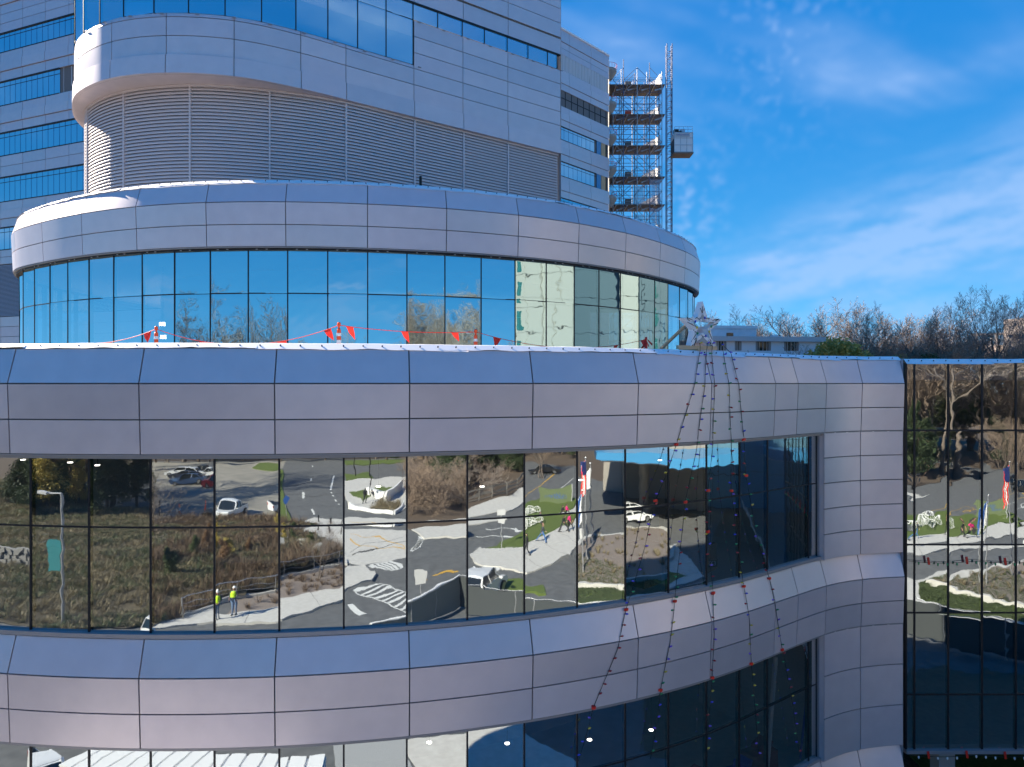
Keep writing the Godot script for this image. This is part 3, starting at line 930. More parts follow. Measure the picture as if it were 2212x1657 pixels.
# ---- the tall wing above: louvres, curved fascia, blue glass, and the flat panel wall that runs off to the right
func build_upper_wing() -> void:
	var y := EYE
	var b := thing("louvred_wing", "tall rounded wing with a grey louvre storey below a silver panel fascia", "building", Vector3.ZERO)
	var l := zline([[-18.9, 36.0], [-18.75, 33.5], [-18.35, 31.2], [-17.65, 29.6], [-16.5, 28.0], [-14.6, 26.7], [-12.36, 26.2], [-10.0, 26.5], [-8.0, 27.55], [-6.0, 29.04], [-4.0, 30.56], [-2.0, 32.08], [0.0, 33.6], [2.4, 35.43]])
	var lv := zline([[-19.0, 36.0], [-18.75, 33.6], [-18.2, 31.4], [-17.0, 29.4], [-14.8, 27.8], [-11.9, 27.15], [-9.1, 27.65], [-6.63, 28.75], [-4.0, 30.72], [0.0, 33.76], [2.3, 35.5]])
	# louvre storey: bays of blades between posts
	var bays := [1.2, 4.0]
	for px in [267.0, 410.0, 582.0, 747.0, 895.0, 1001.0, 1097.0]:
		bays.append(lv.seen_at(px, 0.0, 4.5))
	bays[1] = lv.seen_at(188.0, 0.0, 4.5)
	bays.append(lv.length() - 0.05)
	for k in bays.size() - 1:
		var bay := Geo.new()
		strip(bay, lv, bays[k], bays[k + 1], -0.16, y + 5.6, -0.16, y + 11.3, 0.6)
		var o := part("louvre_bay", bay, M.louvre_back, b)
		for r in 33:
			var ya := y + 6.72 + 0.129 * r
			var g := Geo.new()
			var a0: float = bays[k] + 0.04
			var a1: float = bays[k + 1] - 0.04
			strip(g, lv, a0, a1, 0.0, ya, 0.0, ya + 0.05, 0.45)
			strip(g, lv, a0, a1, 0.0, ya + 0.05, -0.055, ya + 0.118, 0.45)
			strip(g, lv, a0, a1, -0.05, ya + 0.01, 0.0, ya, 0.45)
			part("slat", g, M.louver, o)
		post("louvre_post", b, lv, bays[k], -0.14, 0.035, 0.07, y + 6.0, y + 11.05, M.louver)
	var topr := Geo.new()
	rail(topr, lv, bays[0], bays[-1], -0.12, 0.03, y + 10.98, y + 11.06)
	part("louvre_head", topr, M.louver, b)
	# soffit between the fascia's lower edge and the louvres
	for k in 12:
		var g := Geo.new()
		for q in 6:
			var f0 := (k + q / 6.0) / 12.0
			var f1 := (k + (q + 1) / 6.0) / 12.0
			var p0 := l.pt(f0 * (l.length() - 0.1), 0.05, y + 11.065)
			var p1 := l.pt(f1 * (l.length() - 0.1), 0.05, y + 11.065)
			var q0 := lv.pt(f0 * (lv.length() - 0.1), -0.2, y + 11.065)
			var q1 := lv.pt(f1 * (lv.length() - 0.1), -0.2, y + 11.065)
			g.quad(q0, q1, p1, p0)
		part("soffit_panel", g, M["metal_panel_%d" % (k % 4)], b)
	# fascia and wall panels
	var cols := [0.6, 4.2]
	for px in [166.0, 238.0, 357.0, 505.0, 650.0, 748.0, 895.0, 1001.0, 1098.0]:
		cols.append(l.seen_at(px, 0.05, 4.5 if px > 170 else 3.0, 30.0))
	cols[1] = lerpf(cols[0], cols[2], 0.5)
	cols.append(l.length() - 0.02)
	var stop: float = l.seen_at(893.0, 0.05, 4.5, 30.0)
	for k in cols.size() - 1:
		panel("fascia_panel", b, l, cols[k], cols[k + 1], 0.075, y + 11.05, 0.06, y + 11.74)
		panel("fascia_panel", b, l, cols[k], cols[k + 1], 0.0, y + 11.74, 0.0, y + 12.42)
		panel("fascia_panel", b, l, cols[k], cols[k + 1], 0.0, y + 12.42, 0.0, y + 13.09)
		if cols[k] < stop - 0.2:
			panel("fascia_panel", b, l, cols[k], cols[k + 1], 0.0, y + 13.09, -0.02, y + 13.24)
		else:
			for r in 3:
				panel("wall_panel", b, l, cols[k], cols[k + 1], 0.0, y + 13.09 + 0.67 * r, 0.0, y + 13.09 + 0.67 * (r + 1))
		panel("wall_panel", b, l, cols[k], cols[k + 1], 0.02, y + 15.84, 0.02, y + 16.58)
		for r in 8:
			panel("wall_panel", b, l, cols[k], cols[k + 1], 0.02, y + 16.66 + 0.69 * r, 0.02, y + 16.66 + 0.69 * (r + 1))
	var bk := Geo.new()
	strip(bk, l, cols[0], cols[-1], -0.06, y + 11.06, -0.06, y + 13.15, 0.6)
	strip(bk, l, stop, cols[-1], -0.06, y + 13.1, -0.06, y + 15.1, 0.6)
	strip(bk, l, cols[0], cols[-1], -0.06, y + 15.8, -0.06, y + 22.2, 0.6)
	part("backing", bk, M.backing_board, b)
	var gl := []
	var s := stop
	while s > 1.0:
		gl.push_front(s)
		s -= 1.245
	glazing(b, l, gl, [y + 13.24, y + 15.1, y + 15.8], M.tint_glass, 0.8, 0.042, 0.012)
	var short := [stop]
	for px in [945.0, 998.0, 1046.0, 1095.0, 1140.0, 1186.0]:
		short.append(l.seen_at(px, 0.0, 4.5, 30.0))
	short.append(l.length() - 0.25)
	glazing(b, l, short, [y + 15.12, y + 15.8], M.tint_glass, 0.8, 0.042, 0.012)
	for k in range(0, gl.size() + short.size()):
		var ss: float = gl[k] if k < gl.size() else short[k - gl.size()]
		var g := Geo.new()
		var nn := l.n3(ss + 0.3)
		g.box(l.pt(ss + 0.3, 0.03, (y + 13.20) if k < gl.size() else (y + 15.08)), Vector3(0.14, 0.035, 0.03), Basis(Vector3.UP.cross(nn), Vector3.UP, nn))
		part("clip", g, M.frame_grey, b)
	var head := Geo.new()
	rail(head, l, 0.8, cols[-1] - 0.05, -0.1, 0.05, y + 15.77, y + 15.835)
	part("window_head", head, M.frame_dark, b)
	var inner := Geo.new()
	strip(inner, l, 0.8, cols[-1], -3.0, y + 13.0, -3.0, y + 16.0, 1.0)
	part("interior_wall", inner, M.interior_dark, b)
	part("roof_deck", flat_top(l, 0.5, l.length(), -0.1, [Vector2(2.4, -60.0), Vector2(-18.0, -60.0)], y + 22.2, 0.3), M.roof_deck, b)
	part("interior_floor", flat_top(l, 0.5, l.length(), -0.1, [Vector2(2.4, -60.0), Vector2(-18.0, -60.0)], y + 13.2, 0.3), M.interior, b)
	var side := Geo.new()
	var e := l.pt(l.length(), 0.0, 0)
	side.quad(Vector3(e.x, y + 5.8, e.z), Vector3(e.x - 8.0, y + 5.8, e.z - 12.0), Vector3(e.x - 8.0, y + 22.2, e.z - 12.0), Vector3(e.x, y + 22.2, e.z))
	part("side_wall", side, M.metal_panel_1, b)
	var pole := Geo.new()                                  # a short vent pipe on the roof below the louvres
	var vp := toward(908.0, 392.0, 29.2)
	pole.tube(vp - Vector3(0, 1.6, 0), vp + Vector3(0, 0.2, 0), 0.055, 0.055, 10)
	tag(part("vent_pipe", pole, M.black_metal), "short black vent pipe standing behind the rounded storey's parapet", "vent pipe")

# ---- the striped tower far behind, seen left and right of the louvred wing
func tower_face(b: Node, l: Line, win: Array, s0: float, s1: float, col: float, top: float, foot: float, pane_w: float) -> void:
	var marks := [foot]
	for w in win:
		marks.append(w[0]); marks.append(w[1])
	marks.append(top)
	var k := 0
	while k < marks.size():
		var n := maxi(1, roundi((marks[k + 1] - marks[k]) / 0.92))
		var s := s0
		while s < s1 - 0.1:
			var e := minf(s + col, s1)
			for r in n:
				var off := 0.10 if (r == n - 2 and n > 2) else 0.0      # one course stands a little proud, as a drip band
				panel("wall_panel", b, l, s, e, off, lerpf(marks[k], marks[k + 1], float(r) / n), off, lerpf(marks[k], marks[k + 1], float(r + 1) / n), null, 0.022, 0.14)
			s = e
		k += 2
	var g := Geo.new()
	strip(g, l, s0, s1, -0.16, foot, -0.16, top, 4.0)
	part("backing", g, M.backing_board, b)
	for w in win:
		if w[2] == "glass":
			var stops := []
			var s: float = w[3]
			while s < w[4] + 0.01:
				stops.append(s)
				s += pane_w
			for q in stops.size() - 1:
				pane("window_pane", b, l.pt(stops[q], -0.1, 0), l.pt(stops[q + 1], -0.1, 0), w[0], w[1], M.tint_glass, 1.0)
				post("mullion", b, l, stops[q], -0.12, -0.085, 0.04, w[0], w[1], M.window_blue)
			var tr := Geo.new()
			rail(tr, l, w[3], w[4], -0.1, -0.08, lerpf(w[0], w[1], 0.78), lerpf(w[0], w[1], 0.78) + 0.05, 4.0)
			part("transom", tr, M.frame_dark, b)
			for e in [w[0], w[1]]:
				var fr := Geo.new()
				rail(fr, l, w[3], w[4], -0.1, 0.01, e - 0.05, e + 0.05, 4.0)
				part("window_frame", fr, M.frame_dark, b)

func build_tower() -> void:
	var y := EYE
	var b := thing("striped_tower", "tall tower striped with blue ribbon windows, standing left behind the louvred wing", "building", Vector3.ZERO)
	var l := zline([[-66.0, 81.4], [-28.0, 65.6]], false)
	var win := []
	for w in [[13.8, 16.1], [18.75, 21.3], [23.5, 25.9], [28.7, 31.2], [34.2, 36.2]]:
		win.append([y + w[0], y + w[1], "glass", 0.5, 36.0])
	var gap: float = l.seen_at(127.0, 0.0)
	win[3] = [y + 28.7, y + 31.2, "glass", gap - 0.83 * 22.0, gap]
	tower_face(b, l, win, 4.0, 38.0, 3.4, y + 41.0, y + 12.3, 0.83)
	# open bay with props where the glass is not in yet
	var op := Geo.new()
	op.box(l.pt(gap + 2.2, -1.9, y + 29.95), Vector3(5.0, 2.6, 0.1), Basis(Vector3.UP, 0.39))
	part("open_bay_wall", op, M.interior_dark, b)
	for k in 4:
		post("prop", b, l, gap + 0.3 + 0.55 * k, -0.9, -0.78, 0.1, y + 28.7, y + 31.2, M.concrete_raw)
	var sheet := Geo.new()
	sheet.box(l.pt(gap + 1.75, -0.3, y + 30.2), Vector3(0.5, 1.9, 0.05), Basis(Vector3.UP, 0.39))
	part("plastic_sheet", sheet, M.plastic_sheet, b)
	# louvre storey and base
	for k in 40:
		var g := Geo.new()
		strip(g, l, 4.0, 38.0, 0.0, y + 6.95 + 0.132 * k, -0.07, y + 6.95 + 0.132 * k + 0.10, 6.0)
		part("slat", g, M.louver, b)
	for r in 6:
		for k in 10:
			panel("base_panel", b, l, 4.0 + 3.4 * k, 7.4 + 3.4 * k, 0.0, y + 0.7 + 1.03 * r, 0.0, y + 0.7 + 1.03 * (r + 1), null, 0.022, 0.14)
	var bk := Geo.new()
	strip(bk, l, 4.0, 38.0, -0.17, 0.0, -0.17, y + 12.4, 4.0)
	part("backing", bk, M.backing_board, b)
	part("roof_slab", flat_top(l, 4.0, 38.0, 0.0, [Vector2(-30.0, -110.0), Vector2(-60.0, -110.0)], y + 41.0, 0.6), M.roof_deck, b)
	var s := l.pt(38.0, 0.0, 0.0)
	var sd := Geo.new()
	sd.quad(Vector3(s.x, 0, s.z), Vector3(s.x - 1, 0, s.z - 44), Vector3(s.x - 1, y + 41.0, s.z - 44), Vector3(s.x, y + 41.0, s.z))
	part("side_wall", sd, M.metal_panel_0, b)

	var c := thing("unfinished_tower", "receding tower end with plastic sheeting and open dark windows beside the scaffold", "building", Vector3.ZERO)
	var r := zline([[1.0, 98.3], [15.05, 113.75]], false)
	var n := r.length()
	var wr := []
	for w in [[24.5, 26.6], [29.7, 31.8], [34.9, 36.8]]:
		wr.append([y + w[0], y + w[1], "glass", 0.3, n - 3.3])
	wr.append([y + 39.7, y + 42.0, "open"])
	wr.append([y + 44.9, y + 47.1, "sheet"])
	tower_face(c, r, wr, 0.2, n, 5.3, y + 50.7, 0.0 + y, 1.05)
	for w in wr:
		if w[2] == "glass":
			for k in 2:
				var g := Geo.new()
				rail(g, r, n - 3.2 + 1.2 * k, n - 2.1 + 1.2 * k, -0.1, -0.03, w[0], w[1], 2.0)
				part("plywood_infill" if k else "window_panel", g, M.plywood if k else M.window_blue, c)
			var e := Geo.new()
			rail(e, r, n - 0.75, n - 0.6, -0.12, 0.0, w[0], w[1], 2.0)
			part("window_frame", e, M.frame_dark, c)
		elif w[2] == "open":
			var g := Geo.new()
			rail(g, r, 0.3, n - 0.4, -2.2, -2.0, w[0], w[1], 4.0)
			part("open_bay_wall", g, M.interior_dark, c)
			for k in 9:
				post("prop", c, r, n - 0.6 - 1.45 * k, -0.3, -0.12, 0.12, w[0], w[1], M.frame_dark)
			var t := Geo.new()
			rail(t, r, 0.3, n - 0.4, -0.25, -0.12, w[0] + 1.2, w[0] + 1.32, 4.0)
			part("transom", t, M.frame_dark, c)
		else:
			var k := 0.3
			while k < n - 0.6:
				var g := Geo.new()
				var e := minf(k + 2.6, n - 0.3)
				var nz := 12
				for q in nz:
					var a := lerpf(k, e, float(q) / nz)
					var d := lerpf(k, e, float(q + 1) / nz)
					g.quad(r.pt(a, -0.05 + 0.09 * sin(q * 1.9 + k), w[0]), r.pt(d, -0.05 + 0.09 * sin((q + 1) * 1.9 + k), w[0]), r.pt(d, -0.03 + 0.05 * sin((q + 1) * 2.3), w[1] + 0.05), r.pt(a, -0.03 + 0.05 * sin(q * 2.3), w[1] + 0.05))
				part("plastic_sheet", g, M.plastic_sheet, c)
				k = e
	var mb := Geo.new()
	rail(mb, r, 0.0, n, -0.8, 0.12, y + 50.65, y + 50.9, 4.0)
	part("roof_edge", mb, M.membrane, c)
	var body := Geo.new()
	var q0 := r.pt(n, 0.0, 0.0)
	body.quad(Vector3(q0.x, y, q0.z), Vector3(q0.x + 0.5, y, q0.z - 12.0), Vector3(q0.x + 0.5, y + 50.7, q0.z - 12.0), Vector3(q0.x, y + 50.7, q0.z))
	part("end_wall", body, M.concrete_raw, c)
	# round concrete balconies stacked on the end wall
	for py in [160.0, 232.5, 303.0, 372.0, 435.0]:
		var p3 := toward(1313.0, py, 116.0)
		var g := Geo.new()
		g.lathe(PackedVector2Array([Vector2(0.2, -1.1), Vector2(0.6, -0.95), Vector2(1.0, -0.4), Vector2(1.3, 0.1), Vector2(1.35, 0.2), Vector2(1.35, 0.6), Vector2(1.22, 0.6), Vector2(1.22, 0.2), Vector2(0.0, 0.2)]), p3, 24)
		part("balcony", g, M.concrete_raw, c)
		var rl := Geo.new()
		for k in 20:
			var a := TAU * k / 20.0
			var d := TAU * (k + 1) / 20.0
			rl.tube(p3 + Vector3(cos(a) * 1.42, 1.3, sin(a) * 1.42), p3 + Vector3(cos(d) * 1.42, 1.3, sin(d) * 1.42), 0.03, 0.03, 5, false)
			rl.tube(p3 + Vector3(cos(a) * 1.42, 0.7, sin(a) * 1.42), p3 + Vector3(cos(a) * 1.42, 1.3, sin(a) * 1.42), 0.02, 0.02, 4, false)
		part("balcony_rail", rl, M.red_plastic, c)

func build_scaffold() -> void:
	var d0 := 118.5
	var h := func(py: float) -> float: return EYE + (828.5 - py) * 121.0 / PXF
	var t := thing("scaffold_tower", "tall steel scaffold tower with plank decks and white sheeting beside the unfinished tower", "scaffold", Vector3.ZERO)
	var xs := [16.3, 18.0, 20.2, 22.2, 24.2]
	var zs := [-d0, -d0 - 2.4, -d0 - 4.8]
	var tops := [[170.0, 143.0, 160.0, 150.0, 168.0], [160.0, 150.0, 158.0, 156.0, 172.0], [175.0, 165.0, 165.0, 165.0, 175.0]]
	var base := EYE
	for j in 3:
		for k in 5:
			var g := Geo.new()
			g.tube(Vector3(xs[k], base, zs[j]), Vector3(xs[k], h.call(tops[j][k] + (45.0 if k == 0 else 0.0)), zs[j]), 0.07, 0.07, 6)
			part("standard", g, M.galvanised if (k + j) % 2 == 0 else M.scaffold_steel, t)
	var lv := 0
	var yy: float = base + 1.0
	var top_y: float = h.call(172.0)
	while yy < top_y:
		for j in 3:
			for k in 4:
				var g := Geo.new()
				g.tube(Vector3(xs[k], yy, zs[j]), Vector3(xs[k + 1], yy, zs[j]), 0.045, 0.045, 5, false)
				part("ledger", g, M.scaffold_steel, t)
				if (lv + k + j) % 2 == 0 or j == 0:
					var br := Geo.new()
					var up := (lv + k) % 4 < 2
					br.tube(Vector3(xs[k], yy if up else yy + 2.0, zs[j]), Vector3(xs[k + 1], yy + 2.0 if up else yy, zs[j]), 0.04, 0.04, 5, false)
					part("brace", br, M.galvanised if (lv + k) % 3 == 0 else M.scaffold_steel, t)
		for k in 5:
			for j in 2:
				var g := Geo.new()
				g.tube(Vector3(xs[k], yy, zs[j]), Vector3(xs[k], yy + (2.0 if lv % 2 == 0 and k % 2 == 0 else 0.0), zs[j + 1]), 0.032, 0.032, 5, false)
				part("transom_tube", g, M.scaffold_steel, t)
		yy += 2.0
		lv += 1
	for py in [196.0, 259.0, 325.0, 391.0, 450.0, 515.0]:
		var yd: float = h.call(py)
		for k in 8:
			var g := Geo.new()
			g.box(Vector3((xs[0] + xs[4]) * 0.5 - 0.3, yd, zs[2] + 0.35 + 0.6 * k), Vector3(xs[4] - xs[0] + 1.6, 0.09, 0.56))
			part("plank", g, M.planks, t)
		for x in [16.8, 18.6, 20.8, 23.0]:
			var g := Geo.new()
			g.bar(Vector3(x, yd - 1.0, zs[0] + 0.2), Vector3(x + 1.6, yd - 0.1, zs[0] - 1.2), 0.12, 0.22)
			g.bar(Vector3(x, yd - 0.12, zs[0]), Vector3(x, yd - 0.12, zs[2]), 0.1, 0.18)
			part("bracket", g, M.galvanised, t)
		for e in [0.5, 1.05]:
			var g := Geo.new()
			g.tube(Vector3(xs[0] - 0.8, yd + e, zs[0] + 0.05), Vector3(xs[4], yd + e, zs[0] + 0.05), 0.03, 0.03, 5, false)
			part("guard_rail", g, M.galvanised, t)
		# white sheeting hung at the far corner of each deck
		var s := Geo.new()
		s.quad(Vector3(xs[4] - 0.2, yd + 0.1, zs[0] - 0.3), Vector3(xs[4] - 0.2, yd + 0.1, zs[2]), Vector3(xs[4] - 0.2, yd + 2.6, zs[2]), Vector3(xs[4] - 0.2, yd + 1.9, zs[0] - 0.3))
		s.quad(Vector3(xs[2] + 0.6, yd + 0.1, zs[2] + 0.1), Vector3(xs[4] - 0.2, yd + 0.1, zs[2] + 0.1), Vector3(xs[4] - 0.2, yd + 2.7, zs[2] + 0.1), Vector3(xs[2] + 0.6, yd + 0.9, zs[2] + 0.1))
		part("sheeting", s, M.membrane, t)
		var w := Geo.new()
		w.box(Vector3(xs[1] + 1.1, yd + 0.75, zs[1]), Vector3(1.0, 1.3, 0.7))
		part("stacked_material", w, M.planks if py != 259.0 else M.orange_plastic, t)
	for k in 3:                                        # blue-white netting down the side next to the mast
		for j in 6:
			var nt := Geo.new()
			var ya: float = base + 3.0 + 5.2 * j
			var x0: float = [xs[3] + 0.1, xs[3] + 0.9, xs[2] + 0.3][k]
			var x1: float = [xs[4] - 0.2, xs[4] + 0.1, xs[3] - 0.1][k]
			nt.quad(Vector3(x0, ya, zs[k] - 0.1), Vector3(x1, ya, zs[k] - 0.1), Vector3(x1, ya + 4.6 - 0.3 * ((j + k) % 3), zs[k] - 0.1), Vector3(x0, ya + 4.6 - 0.5 * (j % 2), zs[k] - 0.1))
			part("netting", nt, M.netting, t)
	# hoist mast
	var m := thing("hoist_mast", "slim lattice hoist mast rising above the scaffold tower", "hoist mast", Vector3.ZERO)
	var mx := 25.3
	var mz := -d0 + 0.2
	var hi: float = h.call(113.0)
	for a in [[-0.42, -0.42], [0.42, -0.42], [-0.42, 0.42], [0.42, 0.42]]:
		var g := Geo.new()
		g.tube(Vector3(mx + a[0], base, mz + a[1]), Vector3(mx + a[0], hi, mz + a[1]), 0.075, 0.075, 6)
		part("mast_leg", g, M.scaffold_steel, m)
	yy = base
	var k2 := 0
	while yy < hi - 1.0:
		var g := Geo.new()
		for z in [-0.42, 0.42]:
			g.tube(Vector3(mx - 0.42, yy, mz + z), Vector3(mx + 0.42, yy + 0.8, mz + z) if k2 % 2 == 0 else Vector3(mx + 0.42, yy, mz + z), 0.035, 0.035, 5, false)
			g.tube(Vector3(mx - 0.42, yy, mz + z), Vector3(mx + 0.42, yy, mz + z), 0.04, 0.04, 5, false)
		g.tube(Vector3(mx + 0.42, yy, mz - 0.42), Vector3(mx + 0.42, yy + 0.8, mz + 0.42), 0.035, 0.035, 5, false)
		g.box(Vector3(mx, yy + 0.3, mz + 0.45), Vector3(0.35, 0.16, 0.1))
		part("lattice", g, M.galvanised, m)
		yy += 1.0
		k2 += 1
	var c := thing("hoist_car", "pale hoist car with a name board, riding on the lattice mast", "hoist", Vector3.ZERO)
	var y0: float = h.call(351.0)
	var y1: float = h.call(311.0)
	var g := Geo.new()
	var cx := 27.0
	var cz := mz + 1.6
	g.box(Vector3(cx, (y0 + y1) * 0.5, cz), Vector3(2.9, y1 - y0, 2.4))
	part("car_body", g, M.white_paint, c)
	for k in 4:
		var f := Geo.new()
		f.box(Vector3(cx - 1.45 + 0.966 * k, (y0 + y1) * 0.5, cz + 1.23), Vector3(0.07, y1 - y0, 0.05))
		part("frame_post", f, M.galvanised, c)
	for e in [0.0, 0.36, 0.72, 1.0]:
		var f := Geo.new()
		f.box(Vector3(cx, lerpf(y0, y1, e), cz + 1.235), Vector3(3.0, 0.09, 0.05))
		part("frame_rail", f, M.galvanised, c)
	var fl := Geo.new()
	fl.box(Vector3(cx, y0 - 0.12, cz), Vector3(3.1, 0.22, 2.6))
	part("car_floor", fl, M.planks, c)
	var door := Geo.new()
	door.box(Vector3(cx - 1.48, (y0 + y1) * 0.5 - 0.4, cz), Vector3(0.06, y1 - y0 - 1.0, 1.9))
	part("gate", door, M.frame_dark, c)
	var bd := Geo.new()
	bd.box(Vector3(cx - 0.2, y1 - 0.38, cz + 1.275), Vector3(2.3, 0.62, 0.04))
	var board := part("name_board", bd, M.sign_white, c)
	var tx := TextMesh.new()
	tx.text = "Scaffold Resource"
	tx.font_size = 22
	tx.pixel_size = 0.0102
	tx.depth = 0.01
	var f2 := SystemFont.new()
	f2.font_names = PackedStringArray(["Droid Sans"])
	f2.font_weight = 700
	tx.font = f2
	var tt := part("lettering", tx, M.sign_blue, board)
	tt.position = Vector3(cx - 0.2, y1 - 0.38, cz + 1.302)
	for a in [[-0.9, 0.9, M.black_metal], [0.1, 0.9, M.galvanised], [-0.4, 0.6, M.black_metal]]:
		var e := Geo.new()
		e.box(Vector3(cx + a[0], y1 + a[1] * 0.5, cz - 0.2), Vector3(0.7, a[1], 0.9))
		part("drive_unit", e, a[2], c)
	for k in 5:
		var e := Geo.new()
		e.tube(Vector3(cx - 1.4 + 0.7 * k, y1, cz + 1.15), Vector3(cx - 1.4 + 0.7 * k, y1 + 0.95, cz + 1.15), 0.03, 0.03, 5)
		part("roof_rail_post", e, M.galvanised, c)
	for e2 in [0.5, 0.95]:
		var e := Geo.new()
		e.tube(Vector3(cx - 1.4, y1 + e2, cz + 1.15), Vector3(cx + 1.4, y1 + e2, cz + 1.15), 0.03, 0.03, 5)
		part("roof_rail", e, M.galvanised, c)

# ---- on the terrace: marker posts, pennant lines, the star and its strings of bulbs
func build_terrace_things() -> void:
	var deck := EYE + 0.35
	var spots := [[337.0, 704.5], [731.6, 696.0], [1027.0, 711.0], [1395.0, 728.0]]
	var tips := []
	for k in 4:
		var d: float = 1.42 * PXF / (828.5 - spots[k][1])
		var p3 := toward(spots[k][0], 828.5, d)
		var at := Vector3(p3.x, deck, p3.z)
		var t := thing("marker_post", ["orange marker post holding the pennant line on the terrace", "tall orange marker post at the high point of the pennant line", "orange marker post with two white bands on the terrace", "marker post wrapped in red ribbon near the leaning timber brace"][k], "marker post", at)
		var g := Geo.new()
		g.lathe(PackedVector2Array([Vector2(0.0, 0.0), Vector2(0.19, 0.0), Vector2(0.19, 0.045), Vector2(0.06, 0.06), Vector2(0.058, 0.07)]), Vector3.ZERO, 18)
		part("base", g, M.black_metal, t)
		g = Geo.new()
		g.lathe(PackedVector2Array([Vector2(0.058, 0.06), Vector2(0.046, 0.88), Vector2(0.046, 0.90), Vector2(0.024, 0.92), Vector2(0.024, 0.97), Vector2(0.04, 0.985), Vector2(0.042, 1.05), Vector2(0.02, 1.07), Vector2(0, 1.07)]), Vector3.ZERO, 18)
		part("tube", g, M.orange_plastic if k != 3 else M.red_plastic, t)
		if k != 3:
			for y in [0.62, 0.78]:
				var w := Geo.new()
				w.lathe(PackedVector2Array([Vector2(0.053, y - 0.035), Vector2(0.051, y + 0.035)]), Vector3.ZERO, 18)
				part("white_band", w, M.white_band, t)
		else:
			for q in 5:
				var w := Geo.new()
				var a := 1.3 * q
				var u := Vector3(cos(a), 0, sin(a))
				w.quad(u * 0.05 + Vector3(0, 0.95 - 0.05 * q, 0), u * 0.17 + Vector3(0, 0.80 - 0.06 * q, 0.03), u * 0.20 + Vector3(0, 0.86 - 0.06 * q, 0.02), u * 0.05 + Vector3(0, 1.0 - 0.05 * q, 0))
				part("ribbon", w, M.flag_red, t)
		tips.append(at + Vector3(0, 1.0, 0))
	var start := toward(185.0, 742.0, 19.0)
	var spans := [[start, tips[0], 0.10, [0.33, 0.88], "pennant line sagging behind the parapet towards the first marker post"], [tips[0], tips[1], 0.42, [0.27, 0.34, 0.70, 0.94], "red pennant line sagging low between two orange marker posts"],
		[tips[1], tips[2], 0.08, [0.07, 0.45, 0.83], "red pennant line stretched nearly level before the mirror glass"], [tips[2], tips[3], 0.34, [0.11, 0.36, 0.80, 0.98], "red pennant line sagging towards the ribbon-wrapped marker post"]]
	for sp in spans:
		var a: Vector3 = sp[0]
		var b: Vector3 = sp[1]
		var t := thing("pennant_line", sp[4], "pennant line", a)
		var f := func(x: float) -> Vector3: return (b - a) * x + Vector3(0, -sp[2] * 4.0 * x * (1.0 - x), 0)
		var g := Geo.new()
		for k in 24:
			g.tube(f.call(k / 24.0), f.call((k + 1) / 24.0), 0.008, 0.008, 5, false)
		part("rope", g, M.flag_red, t)
		for x in sp[3]:
			var q: Vector3 = f.call(x)
			var dir: Vector3 = ((f.call(minf(x + 0.02, 1.0)) as Vector3) - (f.call(x - 0.02) as Vector3)).normalized()
			var w := rng.randf_range(0.16, 0.26)
			var h := rng.randf_range(0.20, 0.34)
			var sway := Vector3(rng.randf_range(-0.10, 0.16), 0, rng.randf_range(-0.1, 0.1))
			var e := Geo.new()
			var p0 := q - dir * w * 0.5
			var p1 := q + dir * w * 0.5
			var m0 := q + Vector3(0, -h * 0.5, 0.03) + sway * 0.3 - dir * w * 0.28
			var m1 := q + Vector3(0, -h * 0.5, -0.03) + sway * 0.5 + dir * w * 0.28
			var tip := q + Vector3(0, -h, 0) + sway
			e.quad(m0, m1, p1, p0)
			e.tri(m0, tip, m1)
			part("pennant", e, M.flag_red, t)

